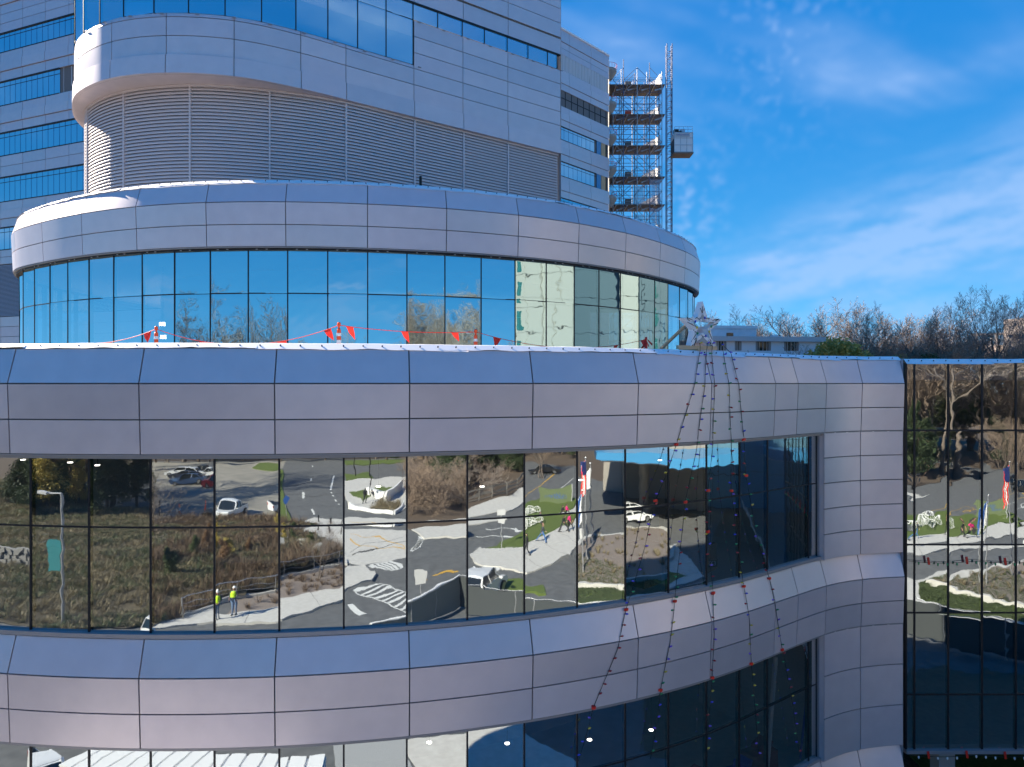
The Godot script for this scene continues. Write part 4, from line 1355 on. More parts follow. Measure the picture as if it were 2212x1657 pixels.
func build_star() -> void:
	var l := podium
	var s := l.seen_at(1513.0, -0.1)
	var foot := l.pt(s, -0.12, EYE + 0.80)
	var t := thing("star", "white five-pointed star wound with bulb wire, propped on the parapet", "star", foot)
	t.rotation.y = 0.42
	var ctr := Vector3(0, 0.57, 0)
	var outer := []
	var inner := []
	for k in 10:
		var a := PI / 2 + TAU * k / 10.0
		var r := 0.60 if k % 2 == 0 else 0.255
		outer.append(ctr + Vector3(cos(a), sin(a), 0) * r)
		var r2 := 0.36 if k % 2 == 0 else 0.155
		inner.append(ctr + Vector3(cos(a), sin(a), 0) * r2)
	var g := Geo.new()
	var dz := Vector3(0, 0, 0.10)
	for k in 10:
		var j := (k + 1) % 10
		g.quad(inner[k] + dz, outer[k] + dz, outer[j] + dz, inner[j] + dz)
		g.quad(inner[j] - dz, outer[j] - dz, outer[k] - dz, inner[k] - dz)
		g.quad(outer[k] + dz, outer[k] - dz, outer[j] - dz, outer[j] + dz)
		g.quad(inner[k] - dz, inner[k] + dz, inner[j] + dz, inner[j] - dz)
	part("frame", g, M.foam, t)
	var w := Geo.new()
	var last := Vector3.ZERO
	for k in 46:
		var f := k / 46.0 * 10.0
		var i := int(f)
		var e: Vector3 = outer[i].lerp(outer[(i + 1) % 10], f - i).lerp(inner[i].lerp(inner[(i + 1) % 10], f - i), 0.5 + 0.62 * sin(k * 2.1))
		e += Vector3(0, 0, 0.10 + 0.02 * sin(k * 1.7))
		if k > 0:
			w.tube(last, e, 0.008, 0.008, 5, false)
		last = e
		if k % 3 == 1:
			var bl := Geo.new()
			bl.lathe(PackedVector2Array([Vector2(0, -0.05), Vector2(0.026, -0.02), Vector2(0.02, 0.015), Vector2(0, 0.02)]), e + Vector3(0, 0, 0.02), 8)
			part("bulb", bl, [M.white_band, M.white_band, M.bulb_blue, M.white_band, M.bulb_yellow, M.bulb_green][(k / 3) % 6], t)
	part("wire", w, M.wire, t)
	var base := Geo.new()
	base.box(Vector3(-0.12, 0.06, 0.04), Vector3(1.15, 0.09, 0.09))
	base.box(Vector3(-0.10, 0.015, -0.25), Vector3(0.09, 0.06, 0.7))
	part("base_timber", base, M.lumber, t)
	var br := Geo.new()
	var a := toward(1421.0, 760.0, 18.9)
	var b := toward(1503.0, 682.0, 17.85)
	br.bar(Vector3.ZERO, b - a, 0.09, 0.045)
	var o := part("timber_brace", br, M.lumber)
	o.position = a
	tag(o, "pale timber brace leaning from the terrace up to the white star", "timber")

func belt_offset(h: float) -> float:                  # how far the face of the curved wing stands out at a height above the eye
	while h < -4.93:
		h += 5.63
	if h > 0.0:
		return lerpf(KINK, 0.07, minf(h / 0.69, 1.0))
	if h > -1.37:
		return lerpf(KINK, FOOT, -h / 1.37)
	return lerpf(FOOT - 0.03, 0.13, clampf((-h - 1.4) / 3.4, 0, 1))

func on_face(px: float, py: float) -> Vector3:
	var off := 0.2
	var q := Vector3.ZERO
	for k in 6:
		var s := podium.seen_at(px, off + 0.015)
		q = podium.pt(s, off + 0.015, 0)
		var h := -(py - 828.5) / PXF * -q.z
		q.y = EYE + h
		off = belt_offset(h)
	return q

func build_light_strings() -> void:
	var bulb := Geo.new()
	bulb.lathe(PackedVector2Array([Vector2(0.009, 0.0), Vector2(0.010, 0.012), Vector2(0.018, 0.024), Vector2(0.016, 0.042), Vector2(0.007, 0.060), Vector2(0, 0.066)]), Vector3.ZERO, 9)
	var bm := bulb.done()
	var sock := Geo.new()
	sock.lathe(PackedVector2Array([Vector2(0, -0.012), Vector2(0.009, -0.012), Vector2(0.010, 0.012), Vector2(0, 0.012)]), Vector3.ZERO, 7)
	var sm := sock.done()
	var clip := Geo.new()
	clip.box(Vector3.ZERO, Vector3(0.095, 0.05, 0.03))
	clip.box(Vector3(0, 0, 0.02), Vector3(0.045, 0.062, 0.02))
	var cm := clip.done()
	var runs := [
		[[1511, 742], [1512, 757], [1500, 830], [1484, 885], [1460, 960], [1445, 1010], [1415, 1081], [1393, 1180], [1352, 1316], [1334, 1400], [1282, 1528], [1262, 1600], [1245, 1660]],
		[[1527, 742], [1526, 757], [1522, 830], [1513, 900], [1503, 975], [1480, 1084], [1468, 1190], [1457, 1298], [1447, 1390], [1426, 1490], [1416, 1580], [1400, 1660]],
		[[1538, 742], [1537, 760], [1543, 830], [1541, 905], [1538, 972], [1529, 1059], [1528, 1148], [1533, 1220], [1540, 1280], [1542, 1370], [1538, 1463], [1530, 1560], [1524, 1660]],
		[[1557, 745], [1562, 760], [1574, 830], [1577, 900], [1579, 960], [1579, 1060], [1592, 1170], [1606, 1266], [1619, 1340], [1622, 1433], [1632, 1540], [1640, 1660]],
		[[1562, 747], [1579, 764], [1595, 830], [1601, 890], [1606, 949], [1611, 1027], [1632, 1150], [1661, 1249], [1676, 1318], [1689, 1403], [1712, 1520], [1730, 1660]]]
	var clips := [[[1460, 960], [1415, 1081], [1352, 1316], [1282, 1528]], [[1480, 1084], [1457, 1298], [1426, 1490]], [[1529, 1059], [1528, 1148], [1540, 1280], [1538, 1463]], [[1579, 1060], [1606, 1266], [1622, 1433]], [[1606, 949], [1611, 1027], [1661, 1249], [1689, 1403]]]
	var say := ["outermost bulb string swinging widest away from the star's foot", "bulb string beside the outermost one, dropping from the star", "middle bulb string hanging almost straight below the star", "bulb string falling from the star's foot towards the pier", "bulb string splayed furthest towards the pier from the star"]
	var hues := ["green", "blue", "yellow", "red", "purple"]
	for k in 5:
		var t := thing("bulb_string", say[k], "string lights", on_face(runs[k][1][0], runs[k][1][1]), "coloured bulb strings below the star")
		var o := t.position
		var pts := []
		for q in runs[k].size() - 1:
			var a := Vector2(runs[k][q][0], runs[k][q][1])
			var b := Vector2(runs[k][q + 1][0], runs[k][q + 1][1])
			for e in 4:
				var c := a.lerp(b, e / 4.0)
				pts.append(on_face(c.x, c.y) - o)
		var w := Geo.new()
		var w2 := Geo.new()
		var run := 0.0
		var n := 0
		for q in pts.size() - 1:
			w.tube(pts[q], pts[q + 1], 0.0045, 0.0045, 5, false)
			w2.tube(pts[q] + Vector3(0.012 * sin(q * 0.9), 0, 0.004), pts[q + 1] + Vector3(0.012 * sin(q * 0.9 + 0.9), 0, 0.004), 0.0035, 0.0035, 5, false)
			var l: float = pts[q].distance_to(pts[q + 1])
			while run < l:
				var p3: Vector3 = pts[q].lerp(pts[q + 1], run / l) + Vector3(0, 0, 0.012)
				var side := 1.0 if rng.randf() > 0.4 else -1.0
				var bs := Basis(Vector3.BACK, -side * rng.randf_range(1.0, 1.9)) * Basis(Vector3.UP, rng.randf() * TAU)
				var bn := part("bulb", bm, M["bulb_" + hues[rng.randi_range(0, 4)]], t)
				bn.transform = Transform3D(bs.scaled(Vector3.ONE * 1.2), p3)
				var sn := part("socket", sm, M.wire, bn)
				n += 1
				run += rng.randf_range(0.23, 0.30)
			run -= l
		part("wire", w, M.wire, t)
		part("wire", w2, M.wire, t)
		for c in clips[k]:
			var p3 := on_face(c[0], c[1]) - o
			var cn := part("clip", cm, M.red_plastic, t)
			cn.transform = Transform3D(Basis(Vector3.UP, 0.4) * Basis(Vector3.BACK, rng.randf_range(-0.15, 0.15)), p3 + Vector3(0, 0, 0.02))

# ---- trees
var tree_kinds := []
func branch(gt: Geo, gw: Geo, r: RandomNumberGenerator, p: Vector3, d: Vector3, ln: float, rad: float, depth: int, cfg: Dictionary) -> void:
	if depth == 4:                                     # a twig: a thin forked blade
		var side: Vector3 = d.cross(Vector3(r.randfn(0, 1), r.randfn(0, 1), r.randfn(0, 1))).normalized() * cfg.twig
		var m := p + d * ln * 0.5
		var e := p + (d + Vector3(r.randfn(0, 0.25), r.randfn(0, 0.2) + 0.1, r.randfn(0, 0.25))).normalized() * ln
		gw.quad(p - side, p + side, m + side * 0.8, m - side * 0.8)
		gw.tri(m - side * 0.8, m + side * 0.8, e)
		gw.tri(m - side * 0.5, m + side * 0.5, m + (d + Vector3(r.randfn(0, 0.6), r.randfn(0, 0.4), r.randfn(0, 0.6))).normalized() * ln * 0.5)
		return
	var segs: int = [4, 5, 4, 3][depth]
	var pts := [p]
	var q := p
	var dir := d
	for s in segs:
		dir = (dir + Vector3(r.randfn(0, cfg.bend), r.randfn(0, cfg.bend * 0.6) + cfg.lift[depth], r.randfn(0, cfg.bend))).normalized()
		var e := q + dir * ln / segs
		var r0 := rad * (1.0 - 0.72 * s / segs)
		var r1 := rad * (1.0 - 0.72 * (s + 1) / segs)
		(gt if depth < 2 else gw).tube(q, e, r0, r1, [7, 5, 4, 3][depth], false)
		q = e
		pts.append(q)
	var n: int = cfg.n[depth]
	var spin := r.randf() * TAU
	for k in n:
		var t := lerpf(cfg.from[depth], 1.0, (k + r.randf() * 0.8) / n)
		var f := clampf(t * segs, 0.0, segs - 0.001)
		var at: Vector3 = pts[int(f)].lerp(pts[int(f) + 1], f - int(f))
		var ax: Vector3 = (pts[int(f) + 1] - pts[int(f)]).normalized()
		var u := ax.cross(Vector3(0.31, 0.17, 0.93)).normalized()
		spin += 2.4 + r.randfn(0, 0.3)
		var out := u * cos(spin) + ax.cross(u) * sin(spin)
		var ang: float = cfg.ang[depth] * r.randf_range(0.75, 1.2) * (1.0 - 0.45 * t)
		var cd := (ax * cos(ang) + out * sin(ang)).normalized()
		branch(gt, gw, r, at, cd, ln * cfg.len[depth] * (1.12 - 0.5 * t) * r.randf_range(0.8, 1.15), rad * (1.0 - 0.7 * t) * 0.62, depth + 1, cfg)

func make_tree(sd: int, cfg: Dictionary) -> Array:          # a bare tree 20 m tall: [trunk mesh, crown mesh]
	var r := RandomNumberGenerator.new()
	r.seed = sd
	var gt := Geo.new()
	var gw := Geo.new()
	for k in cfg.stems:
		var lean := Vector3(r.randfn(0, cfg.spread), 1.0, r.randfn(0, cfg.spread)).normalized()
		branch(gt, gw, r, Vector3(r.randfn(0, 0.25) * (cfg.stems - 1), 0, r.randfn(0, 0.25) * (cfg.stems - 1)), lean, cfg.bole, cfg.girth, 0, cfg)
	var top := 0.0
	for q in gw.v:
		top = maxf(top, q.y)
	var f := 20.0 / top
	for arr in [gt, gw]:
		for q in arr.v.size():
			arr.v[q] = arr.v[q] * f
	return [gt.done(), gw.done()]

func make_leafy(sd: int, blobs: Array, count: int, leaf: float) -> ArrayMesh:     # many small leaf sprays spread through a few uneven masses
	var r := RandomNumberGenerator.new()
	r.seed = sd
	var nz := FastNoiseLite.new()
	nz.seed = sd
	nz.frequency = 0.6
	var g := Geo.new()
	for b in blobs:
		var c: Vector3 = b[0]
		var rad: Vector3 = b[1]
		var n := int(count * b[2])
		for k in n:
			var d := Vector3(r.randfn(0, 1), r.randfn(0, 1), r.randfn(0, 1)).normalized()
			var e := d * pow(r.randf(), 0.40) * (0.85 + 0.45 * nz.get_noise_3dv(d * 3.0 + c))
			var p := c + e * rad
			if p.y < 0.05:
				continue
			var x := Vector3(r.randfn(0, 1), r.randfn(0, 0.6), r.randfn(0, 1)).normalized()
			var yv := (x.cross(Vector3(r.randfn(0, 1), r.randfn(0, 1), r.randfn(0, 1)))).normalized()
			var s := leaf * r.randf_range(0.6, 1.4)
			g.quad(p - x * s * 0.5, p + yv * s * 0.28, p + x * s * 0.5, p - yv * s * 0.28)
	return g.done()

func prepare_trees() -> void:
	var round_cfg := {"n": [9, 9, 8, 8], "from": [0.38, 0.22, 0.15, 0.15], "ang": [1.15, 0.95, 0.85, 0.8], "len": [0.62, 0.52, 0.50, 0.55], "lift": [0.02, 0.05, 0.04, 0.02], "bend": 0.10, "stems": 1, "spread": 0.04, "bole": 14.0, "girth": 0.30, "twig": 0.013}
	var vase_cfg := {"n": [8, 9, 8, 8], "from": [0.18, 0.25, 0.2, 0.2], "ang": [0.75, 0.65, 0.7, 0.7], "len": [0.66, 0.50, 0.48, 0.55], "lift": [0.05, 0.10, 0.06, 0.03], "bend": 0.07, "stems": 3, "spread": 0.20, "bole": 14.0, "girth": 0.17, "twig": 0.013}
	var tall_cfg := {"n": [10, 9, 8, 7], "from": [0.30, 0.2, 0.15, 0.15], "ang": [0.95, 0.8, 0.8, 0.8], "len": [0.48, 0.50, 0.50, 0.55], "lift": [0.03, 0.09, 0.05, 0.02], "bend": 0.09, "stems": 1, "spread": 0.04, "bole": 16.0, "girth": 0.27, "twig": 0.013}
	var thin_cfg := {"n": [7, 8, 8, 6], "from": [0.25, 0.25, 0.2, 0.2], "ang": [0.85, 0.7, 0.75, 0.7], "len": [0.60, 0.50, 0.48, 0.5], "lift": [0.04, 0.12, 0.06, 0.03], "bend": 0.09, "stems": 2, "spread": 0.14, "bole": 15.0, "girth": 0.20, "twig": 0.013}
	var tb := ["bark_grey", "bark_brown", "bark_brown", "bark_grey", "bark_brown", "bark_grey"]
	var tw := ["twig_grey", "twig_brown", "twig_brown", "twig_grey", "twig_tan", "twig_tan"]
	var k := 0
	for c in [round_cfg, vase_cfg, tall_cfg, thin_cfg, round_cfg, vase_cfg]:
		var a := make_tree(501 + 7 * k, c)
		tree_kinds.append([a[0], a[1], M[tb[k]], M[tw[k]]])
		k += 1

func bare_tree(kind: int, at: Vector3, height: float, turn: float, label: String, group: String, wide := 1.0) -> Node3D:
	var a: Array = tree_kinds[kind]
	var t := thing("bare_tree", label, "tree", at, group)
	t.rotation.y = turn
	t.scale = Vector3(wide, 1, wide) * height / 20.0
	part("trunk", a[0], a[2], t)
	part("crown", a[1], a[3], t)
	return t

func build_backdrop() -> void:
	var h_at := func(py: float, d: float) -> float: return EYE + (828.5 - py) * d / PXF
	# low white building with a penthouse, behind the star
	var d := 92.0
	var b := thing("white_building", "low white flat-roofed building with a plain penthouse beyond the parapet", "building", Vector3.ZERO)
	var x0 := (1540.0 - 1105.5) / PXF * d
	var x1 := (1790.0 - 1105.5) / PXF * d
	var y_f0: float = h_at.call(737.0, d)
	var y_f1: float = h_at.call(726.5, d)
	var xm := (x0 + x1) * 0.5
	var wins := [[1547.0, 1570.0], [1589.0, 1605.0], [1637.0, 1673.0], [1703.0, 1738.0]]
	var y_w0: float = h_at.call(757.0, d)
	var g := Geo.new()
	g.box(Vector3(xm, y_w0 * 0.5, -d - 6.0), Vector3(x1 - x0, y_w0, 12.0))
	part("wall", g, M.lilac_wall, b)
	var edges := [1540.0]
	for w in wins:
		edges.append(w[0]); edges.append(w[1])
	edges.append(1790.0)
	for k in range(0, edges.size(), 2):
		var a: float = (edges[k] - 1105.5) / PXF * d
		var c: float = (edges[k + 1] - 1105.5) / PXF * d
		g = Geo.new()
		g.box(Vector3((a + c) * 0.5, (y_w0 + y_f0) * 0.5, -d - 6.0), Vector3(c - a, y_f0 - y_w0, 12.0))
		part("wall", g, M.lilac_wall, b)
	for w in wins:
		var a: float = (w[0] - 1105.5) / PXF * d
		var c: float = (w[1] - 1105.5) / PXF * d
		g = Geo.new()
		g.box(Vector3((a + c) * 0.5, (y_w0 + y_f0) * 0.5, -d - 0.25), Vector3(c - a, y_f0 - y_w0, 0.06))
		var o := part("window", g, M.window_dark, b)
		var n := 2 if w[1] - w[0] < 20 else 4
		for q in n + 1:
			var f := Geo.new()
			f.box(Vector3(lerpf(a, c, float(q) / n), (y_w0 + y_f0) * 0.5, -d - 0.16), Vector3(0.07, y_f0 - y_w0, 0.1))
			part("window_bar", f, M.galvanised, o)
		for e in [0.0, 1.0]:
			var f := Geo.new()
			f.box(Vector3(lerpf(a + 0.12, c - 0.12, e), (y_w0 + y_f0) * 0.5, -d - 0.12), Vector3(0.42, y_f0 - y_w0 - 0.04, 0.05))
			part("shutter", f, M.frame_grey, o)
	g = Geo.new()
	g.box(Vector3(xm, (y_f0 + y_f1) * 0.5, -d - 6.0), Vector3(x1 - x0 + 0.8, y_f1 - y_f0, 13.0))
	part("roof_band", g, M.weathered_band, b)
	var p0 := (1546.0 - 1105.5) / PXF * d
	var p1 := (1655.0 - 1105.5) / PXF * d
	var y_p: float = h_at.call(706.0, d + 2.0)
	g = Geo.new()
	g.box(Vector3((p0 + p1) * 0.5, (y_p + y_f1) * 0.5, -d - 5.5), Vector3(p1 - p0, y_p - y_f1 - 0.2, 7.0))
	part("penthouse", g, M.weathered_white, b)
	g = Geo.new()
	g.box(Vector3((p0 + p1) * 0.5, y_p, -d - 5.5), Vector3(p1 - p0 + 0.3, 0.35, 7.3))
	part("penthouse_cap", g, M.white_paint, b)
	for k in 22:
		g = Geo.new()
		g.box(Vector3(lerpf(p0 + 2.4, p1, k / 21.0), (y_p + y_f1) * 0.5 - 0.1, -d - 1.98), Vector3(0.05, y_p - y_f1 - 0.3, 0.05))
		part("rib", g, M.weathered_white, b)
	g = Geo.new()
	g.box(toward(1583.0, 723.0, d + 1.98), Vector3(0.9, 0.5, 0.1))
	part("vent", g, M.window_dark, b)
	for q in [[1690.0, 0.5], [1702.0, 0.35], [1735.0, 0.3]]:
		g = Geo.new()
		g.box(Vector3((q[0] - 1105.5) / PXF * (d + 4), y_f1 + q[1] * 0.5, -d - 4.0), Vector3(0.7, q[1], 0.7))
		part("roof_unit", g, M.white_paint, b)
	var pivot := Vector3(p0, 0, -d)
	b.rotation.y = 0.14
	b.position = pivot - Basis(Vector3.UP, 0.14) * pivot
	# beige blank-walled building behind thin trees, turned so that its long wall meets the sun
	d = 108.0
	var q0 := (2292.0 - 1105.5) / PXF * d
	b = thing("beige_building", "blank beige stucco building half hidden by thin bare trees", "building", Vector3(q0, 0, -d))
	b.rotation.y = -PI / 4
	var y_t: float = h_at.call(690.0, d)
	g = Geo.new()
	g.box(Vector3(0, y_t * 0.5, 0), Vector3(12.0, y_t, 12.0))
	part("tower_wall", g, M.beige_stucco, b)
	g = Geo.new()
	g.box(Vector3(0.3, y_t - 1.2, 0.3), Vector3(12.0, 2.2, 12.0))
	part("upper_wall", g, M.beige_stucco, b)
	g = Geo.new()
	var y_l: float = h_at.call(743.0, d)
	g.box(Vector3(-9.5, y_l * 0.5, -2.0), Vector3(8.0, y_l, 9.0))
	part("low_wall", g, M.beige_stucco, b)
	for e in [-9.0, -8.4]:
		g = Geo.new()
		g.tube(Vector3(e, y_l, -1.0), Vector3(e, y_l + 1.9, -1.0), 0.2, 0.2, 8)
		part("vent_stack", g, M.galvanised, b)
	g = Geo.new()
	g.box(Vector3(-8.5, y_l + 2.0, -3.0), Vector3(7.0, 0.25, 3.0))
	part("roof_plate", g, M.frame_grey, b)
	# trees along the skyline
	var rows := [[1524, 672, 118, 0, 1.0, "bare oak standing behind the white star"], [1592, 654, 108, 4, 0.9, "dark-limbed round bare tree rising behind the white penthouse"], [1655, 690, 130, 1, 1.2, "small bushy bare tree between the penthouse and the great round tree"], [1740, 648, 112, 0, 1.25, "great round-crowned bare tree behind the low white building"],
		[1790, 668, 125, 5, 1.2, "reddish twiggy tree leaning against the great round tree"], [1850, 654, 98, 1, 1.15, "broad many-stemmed bare tree beyond the end of the white building"], [1905, 657, 104, 5, 1.15, "broad reddish vase-shaped bare tree in the row"], [1957, 684, 116, 4, 1.0, "lower bare tree between two vase-shaped trees"],
		[2030, 641, 96, 1, 1.05, "tall fan-shaped bare tree with straight rising limbs"], [2085, 662, 108, 3, 1.1, "thin open bare tree with few limbs"], [2136, 628, 90, 3, 1.05, "tallest thin bare tree in front of the beige building"], [2186, 640, 92, 3, 1.0, "thin bare tree against the beige wall"], [2232, 650, 95, 5, 1.0, "bare tree beside the beige wall"], [2300, 640, 100, 1, 1.1, "bare tree beyond the beige building"]]
	var k := 0
	for a in rows:
		var p3 := toward(a[0], 828.5, a[2])
		bare_tree(a[3], Vector3(p3.x, 0, p3.z), h_at.call(a[1] - 8.0, a[2]), 1.7 * k + 0.4, a[5], "bare trees on the skyline", a[4])
		k += 1
	var r := RandomNumberGenerator.new()
	r.seed = 77
	for e in 22:
		var px := 1500.0 + 38.0 * e + r.randf_range(-10, 10)
		var dd := r.randf_range(122.0, 165.0)
		var p3 := toward(px, 828.5, dd)
		bare_tree([1, 4, 5, 0, 2, 4][e % 6], Vector3(p3.x, 0, p3.z), h_at.call(r.randf_range(700.0, 728.0), dd), r.randf() * TAU, "bare tree deep in the wood behind the front row of trees", "bare trees deep in the wood", 1.25)
	for e in 16:
		var px := 1800.0 + 26.0 * e + r.randf_range(-10, 10)
		var dd := r.randf_range(86.0, 104.0)
		var p3 := toward(px, 828.5, dd)
		bare_tree([1, 5, 1, 5][e % 4], Vector3(p3.x, 0, p3.z), h_at.call(r.randf_range(722.0, 742.0), dd), r.randf() * TAU, "low bushy bare tree at the foot of the tall bare trees", "low bushy bare trees", 1.5)
	# evergreen bushes in front of the wood
	var bush := make_leafy(91, [[Vector3(0, 15.5, 0), Vector3(3.0, 2.2, 2.2), 0.5], [Vector3(2.2, 14.5, 0.4), Vector3(2.4, 1.8, 2.0), 0.3], [Vector3(-2.4, 14.6, 0.2), Vector3(1.8, 1.6, 1.6), 0.2]], 9000, 0.34)
	var bush2 := make_leafy(92, [[Vector3(0, 14.6, 0), Vector3(1.5, 1.3, 1.3), 1.0]], 2600, 0.28)
	var trunk := Geo.new()
	trunk.tube(Vector3.ZERO, Vector3(0, 15.0, 0), 0.22, 0.10, 7)
	var tm := trunk.done()
	for a in [[1806, 84.0, 0, "leaf_olive", 1.075, "olive green evergreen covering the end of the white building"], [1760, 86.0, 1, "leaf_olive", 1.06, "small olive bush against the white building"], [1892, 80.0, 1, "leaf_yellow", 1.02, "bright yellow-green bush at the foot of the wood"], [1850, 88.0, 1, "leaf_olive", 1.08, "olive bush beside the bright yellow one"],
		[2010, 84.0, 1, "leaf_mid", 1.07, "dull green bush below the fan-shaped tree"], [1945, 90.0, 1, "leaf_olive", 1.08, "olive bush half hidden among the low bare trees"]]:
		var p3 := toward(a[0], 828.5, a[1])
		var t := thing("evergreen_bush", a[5], "bush", Vector3(p3.x, 0, p3.z), "evergreens in front of the wood")
		t.scale = Vector3.ONE * a[4]
		part("trunk", tm, M.bark_brown, t)
		part("crown", bush if a[2] == 0 else bush2, M[a[3]], t)

# ---- the street behind the camera, which the mirror glass shows
func v2(a: Array) -> PackedVector2Array:
	var p := PackedVector2Array()
	for k in range(0, a.size(), 2):
		p.append(Vector2(a[k], a[k + 1]))
	return p

func plate(called: String, a: Array, y: float, m: Material, foot := 0.0) -> MeshInstance3D:
	var g := Geo.new()
	g.slab(v2(a), foot, y)
	return ground_part(called, g, m)

func stripe(g: Geo, a: Array, w: float, y: float) -> void:
	for k in range(0, a.size() - 2, 2):
		var p := Vector2(a[k], a[k + 1])
		var q := Vector2(a[k + 2], a[k + 3])
		var n := (q - p).normalized().orthogonal() * w * 0.5
		g.slab(PackedVector2Array([p - n, q - n, q + n, p + n]), y, y)

func build_ground() -> void:
	var g := Geo.new()
	g.slab(v2([-1500, -1500, 1500, -1500, 1500, 1500, -1500, 1500]), 0.0, 0.0)
	ground_part("ground", g, M.leaf_litter)
	plate("road", [-70, -13.9, 75, -13.9, 75, 115, -75, 115], 0.006, M.asphalt)
	plate("parking_lot", [-31, 41, -10, 42, -9.6, 50, -10.2, 68, -10.4, 79, -11, 89, -9, 93, -9, 110, -70, 110, -62, 92], 0.014, M.worn_asphalt)
	plate("crossing_apron", [3.2, 27.2, 4.5, 25.7, 8.0, 27.1, 11.0, 29.2, 12.6, 36.5, 6.0, 43.0, 1.5, 41.0], 0.012, M.concrete)
	plate("pavement_west", [-19.5, 10.8, -16.9, 12.3, -12.6, 13.2, -9.3, 13.2, -5.8, 13.8, -4.9, 14.5, -2.3, 16.3, 2.2, 19.8, 4.0, 20.9, 4.7, 22.8, 4.4, 25.3, 3.0, 25.5, 0, 22.5, -2.2, 19.4, -6, 18.2, -9.8, 16.1, -12.5, 15.0, -17, 15.2, -20, 13.4], 0.14, M.concrete)
	plate("planting_bed", [-12.5, 15.02, -9.8, 16.12, -6, 18.22, -2.2, 19.42, 0, 22.52, 2.8, 25.6, -0.5, 26.2, -2, 25.3, -6.2, 23.1, -10.3, 19.1, -12.6, 18.2], 0.11, M.mulch)
	plate("abutment_pavement", [-5.7, 41, -4.1, 36, -1.9, 29.2, 0.2, 26.6, 2.9, 25.9, 3.2, 28, 1.0, 36, -1.5, 43, -4, 45], 0.2, M.concrete)
	plate("verge", [-10, 42, -6.1, 44, -6.7, 50, -8.2, 68.5, -8.4, 79.6, -8.9, 89, -11, 89, -10.4, 79, -10.2, 68, -9.6, 50], 0.12, M.lawn)
	plate("parking_island", [-26, 91, -21.8, 86.5, -17, 88, -14, 96, -20, 103, -27, 103], 0.12, M.lawn)
	plate("island_pavement", [21.2, 16.9, 21.1, 18.6, 21.7, 20.2, 22.4, 21.5, 23.9, 22.3, 28, 20.0, 32.7, 18.4, 37.4, 20.3, 42.7, 22.6, 52, 28, 60, 33, 61.5, 30.5, 52, 24.5, 44, 19.6, 37.1, 16.0, 32.5, 13.4, 29.3, 12.1, 26, 11.4, 22.4, 14.4], 0.14, M.concrete)
	plate("island_lawn", [24.2, 22.2, 26, 22.8, 31.2, 26.3, 42, 30.2, 47, 33, 52.0, 33.2, 51.5, 28.4, 42.7, 22.65, 37.4, 20.35, 32.7, 18.45, 28, 20.05], 0.125, M.lawn)
	plate("median_lawn", [18.5, 14.7, 19.5, 15.1, 21, 12.5, 24.4, 8.2, 23.4, 7.0, 19.7, 10.6, 18.3, 12.1], 0.13, M.lawn)
	plate("garden_kerb", [23.8, 0.2, 26.2, 5.1, 30.1, 7.0, 34.3, 9.7, 38.4, 11.9, 43.5, 12.9, 50.5, 6.2, 52.4, 3.2, 46.4, -6.4, 38, -10.5, 32.6, -8.6, 27.6, -4.0, 25.2, -1.2], 0.13, M.concrete)
	plate("garden_lawn", [24.9, 0.6, 26.8, 4.6, 30.4, 6.2, 34.0, 8.6, 36, 9.6, 40, 2, 38, -9.2, 33, -7.6, 28.2, -3.0, 26.0, -0.4], 0.145, M.lawn)
	plate("garden_bed", [27.9, 4.5, 30.6, 6.3, 34.4, 9.0, 38.5, 11.2, 43, 12.0, 49.6, 5.8, 51.2, 3.2, 45.8, -5.4, 42, -6.6, 36, -4.8, 32.2, -1.8, 30.2, 0.9, 29.4, 3.0], 0.19, M.mulch)
	plate("east_pavement", [7.0, 49.8, 8.8, 45.2, 10.5, 43.0, 14.5, 48, 22, 62, 24, 73, 8.0, 71, 7.2, 60], 0.14, M.concrete)
	plate("east_lawn", [8.9, 61.2, 15.6, 64.2, 13, 59, 9.4, 53.4], 0.155, M.lawn)
	plate("east_lawn_001", [10.2, 80, 15, 80, 14, 72, 9.6, 72], 0.15, M.lawn)
	plate("far_lawn", [13, 93, 26, 95, 30, 108, 12, 108], 0.13, M.lawn)
	plate("far_path", [16.4, 31.0, 20.6, 29.4, 29.0, 32.4, 34.4, 33.2, 39.0, 36.4, 50, 44, 47, 47.5, 45.2, 45.6, 36, 39.5, 33.0, 38.8, 26, 36.0, 17, 35.4], 0.14, M.concrete)
	plate("thicket_floor", [15.4, 43.5, 17, 35.5, 26, 36.1, 33, 38.9, 36, 39.6, 45.2, 45.7, 52, 51, 70, 66, 70, 110, 32, 110, 25, 73, 22.5, 62], 0.1, M.leaf_litter)
	plate("gravel_path", [-60, 17.4, -53.4, 17.0, -50.5, 15.8, -47, 24.5, -45, 27.5, -49.5, 31.5, -51.6, 29.0, -53, 20.4, -60, 20.6], 0.62, M.gravel, 0.3)
	plate("dirt_strip", [11.9, -21.9, 25.9, -21.9, 25.9, -11.5, 20.5, -9.0, 12.5, -12.5], 0.02, M.dry_soil)
	# painted marks
	var w := Geo.new()
	for k in 5:
		var f := k / 4.0
		stripe(w, [lerpf(4.75, 6.5, f), lerpf(25.4, 26.5, f), lerpf(5.5, 7.1, f), lerpf(23.5, 24.2, f)], 0.32, 0.018)
	stripe(w, [4.75, 25.4, 6.6, 26.6], 0.14, 0.018); stripe(w, [5.5, 23.5, 7.2, 24.2], 0.14, 0.018)
	ground_part("crosswalk", w, M.road_white)
	w = Geo.new()
	for k in 9:
		var f := k / 8.0
		stripe(w, [lerpf(4.3, 7.0, f), lerpf(20.4, 15.4, f), lerpf(2.6, 4.9, f), lerpf(19.1, 13.4, f)], 0.30, 0.018)
	stripe(w, [4.35, 20.5, 7.1, 15.4], 0.13, 0.018); stripe(w, [2.5, 19.2, 4.8, 13.3], 0.13, 0.018)
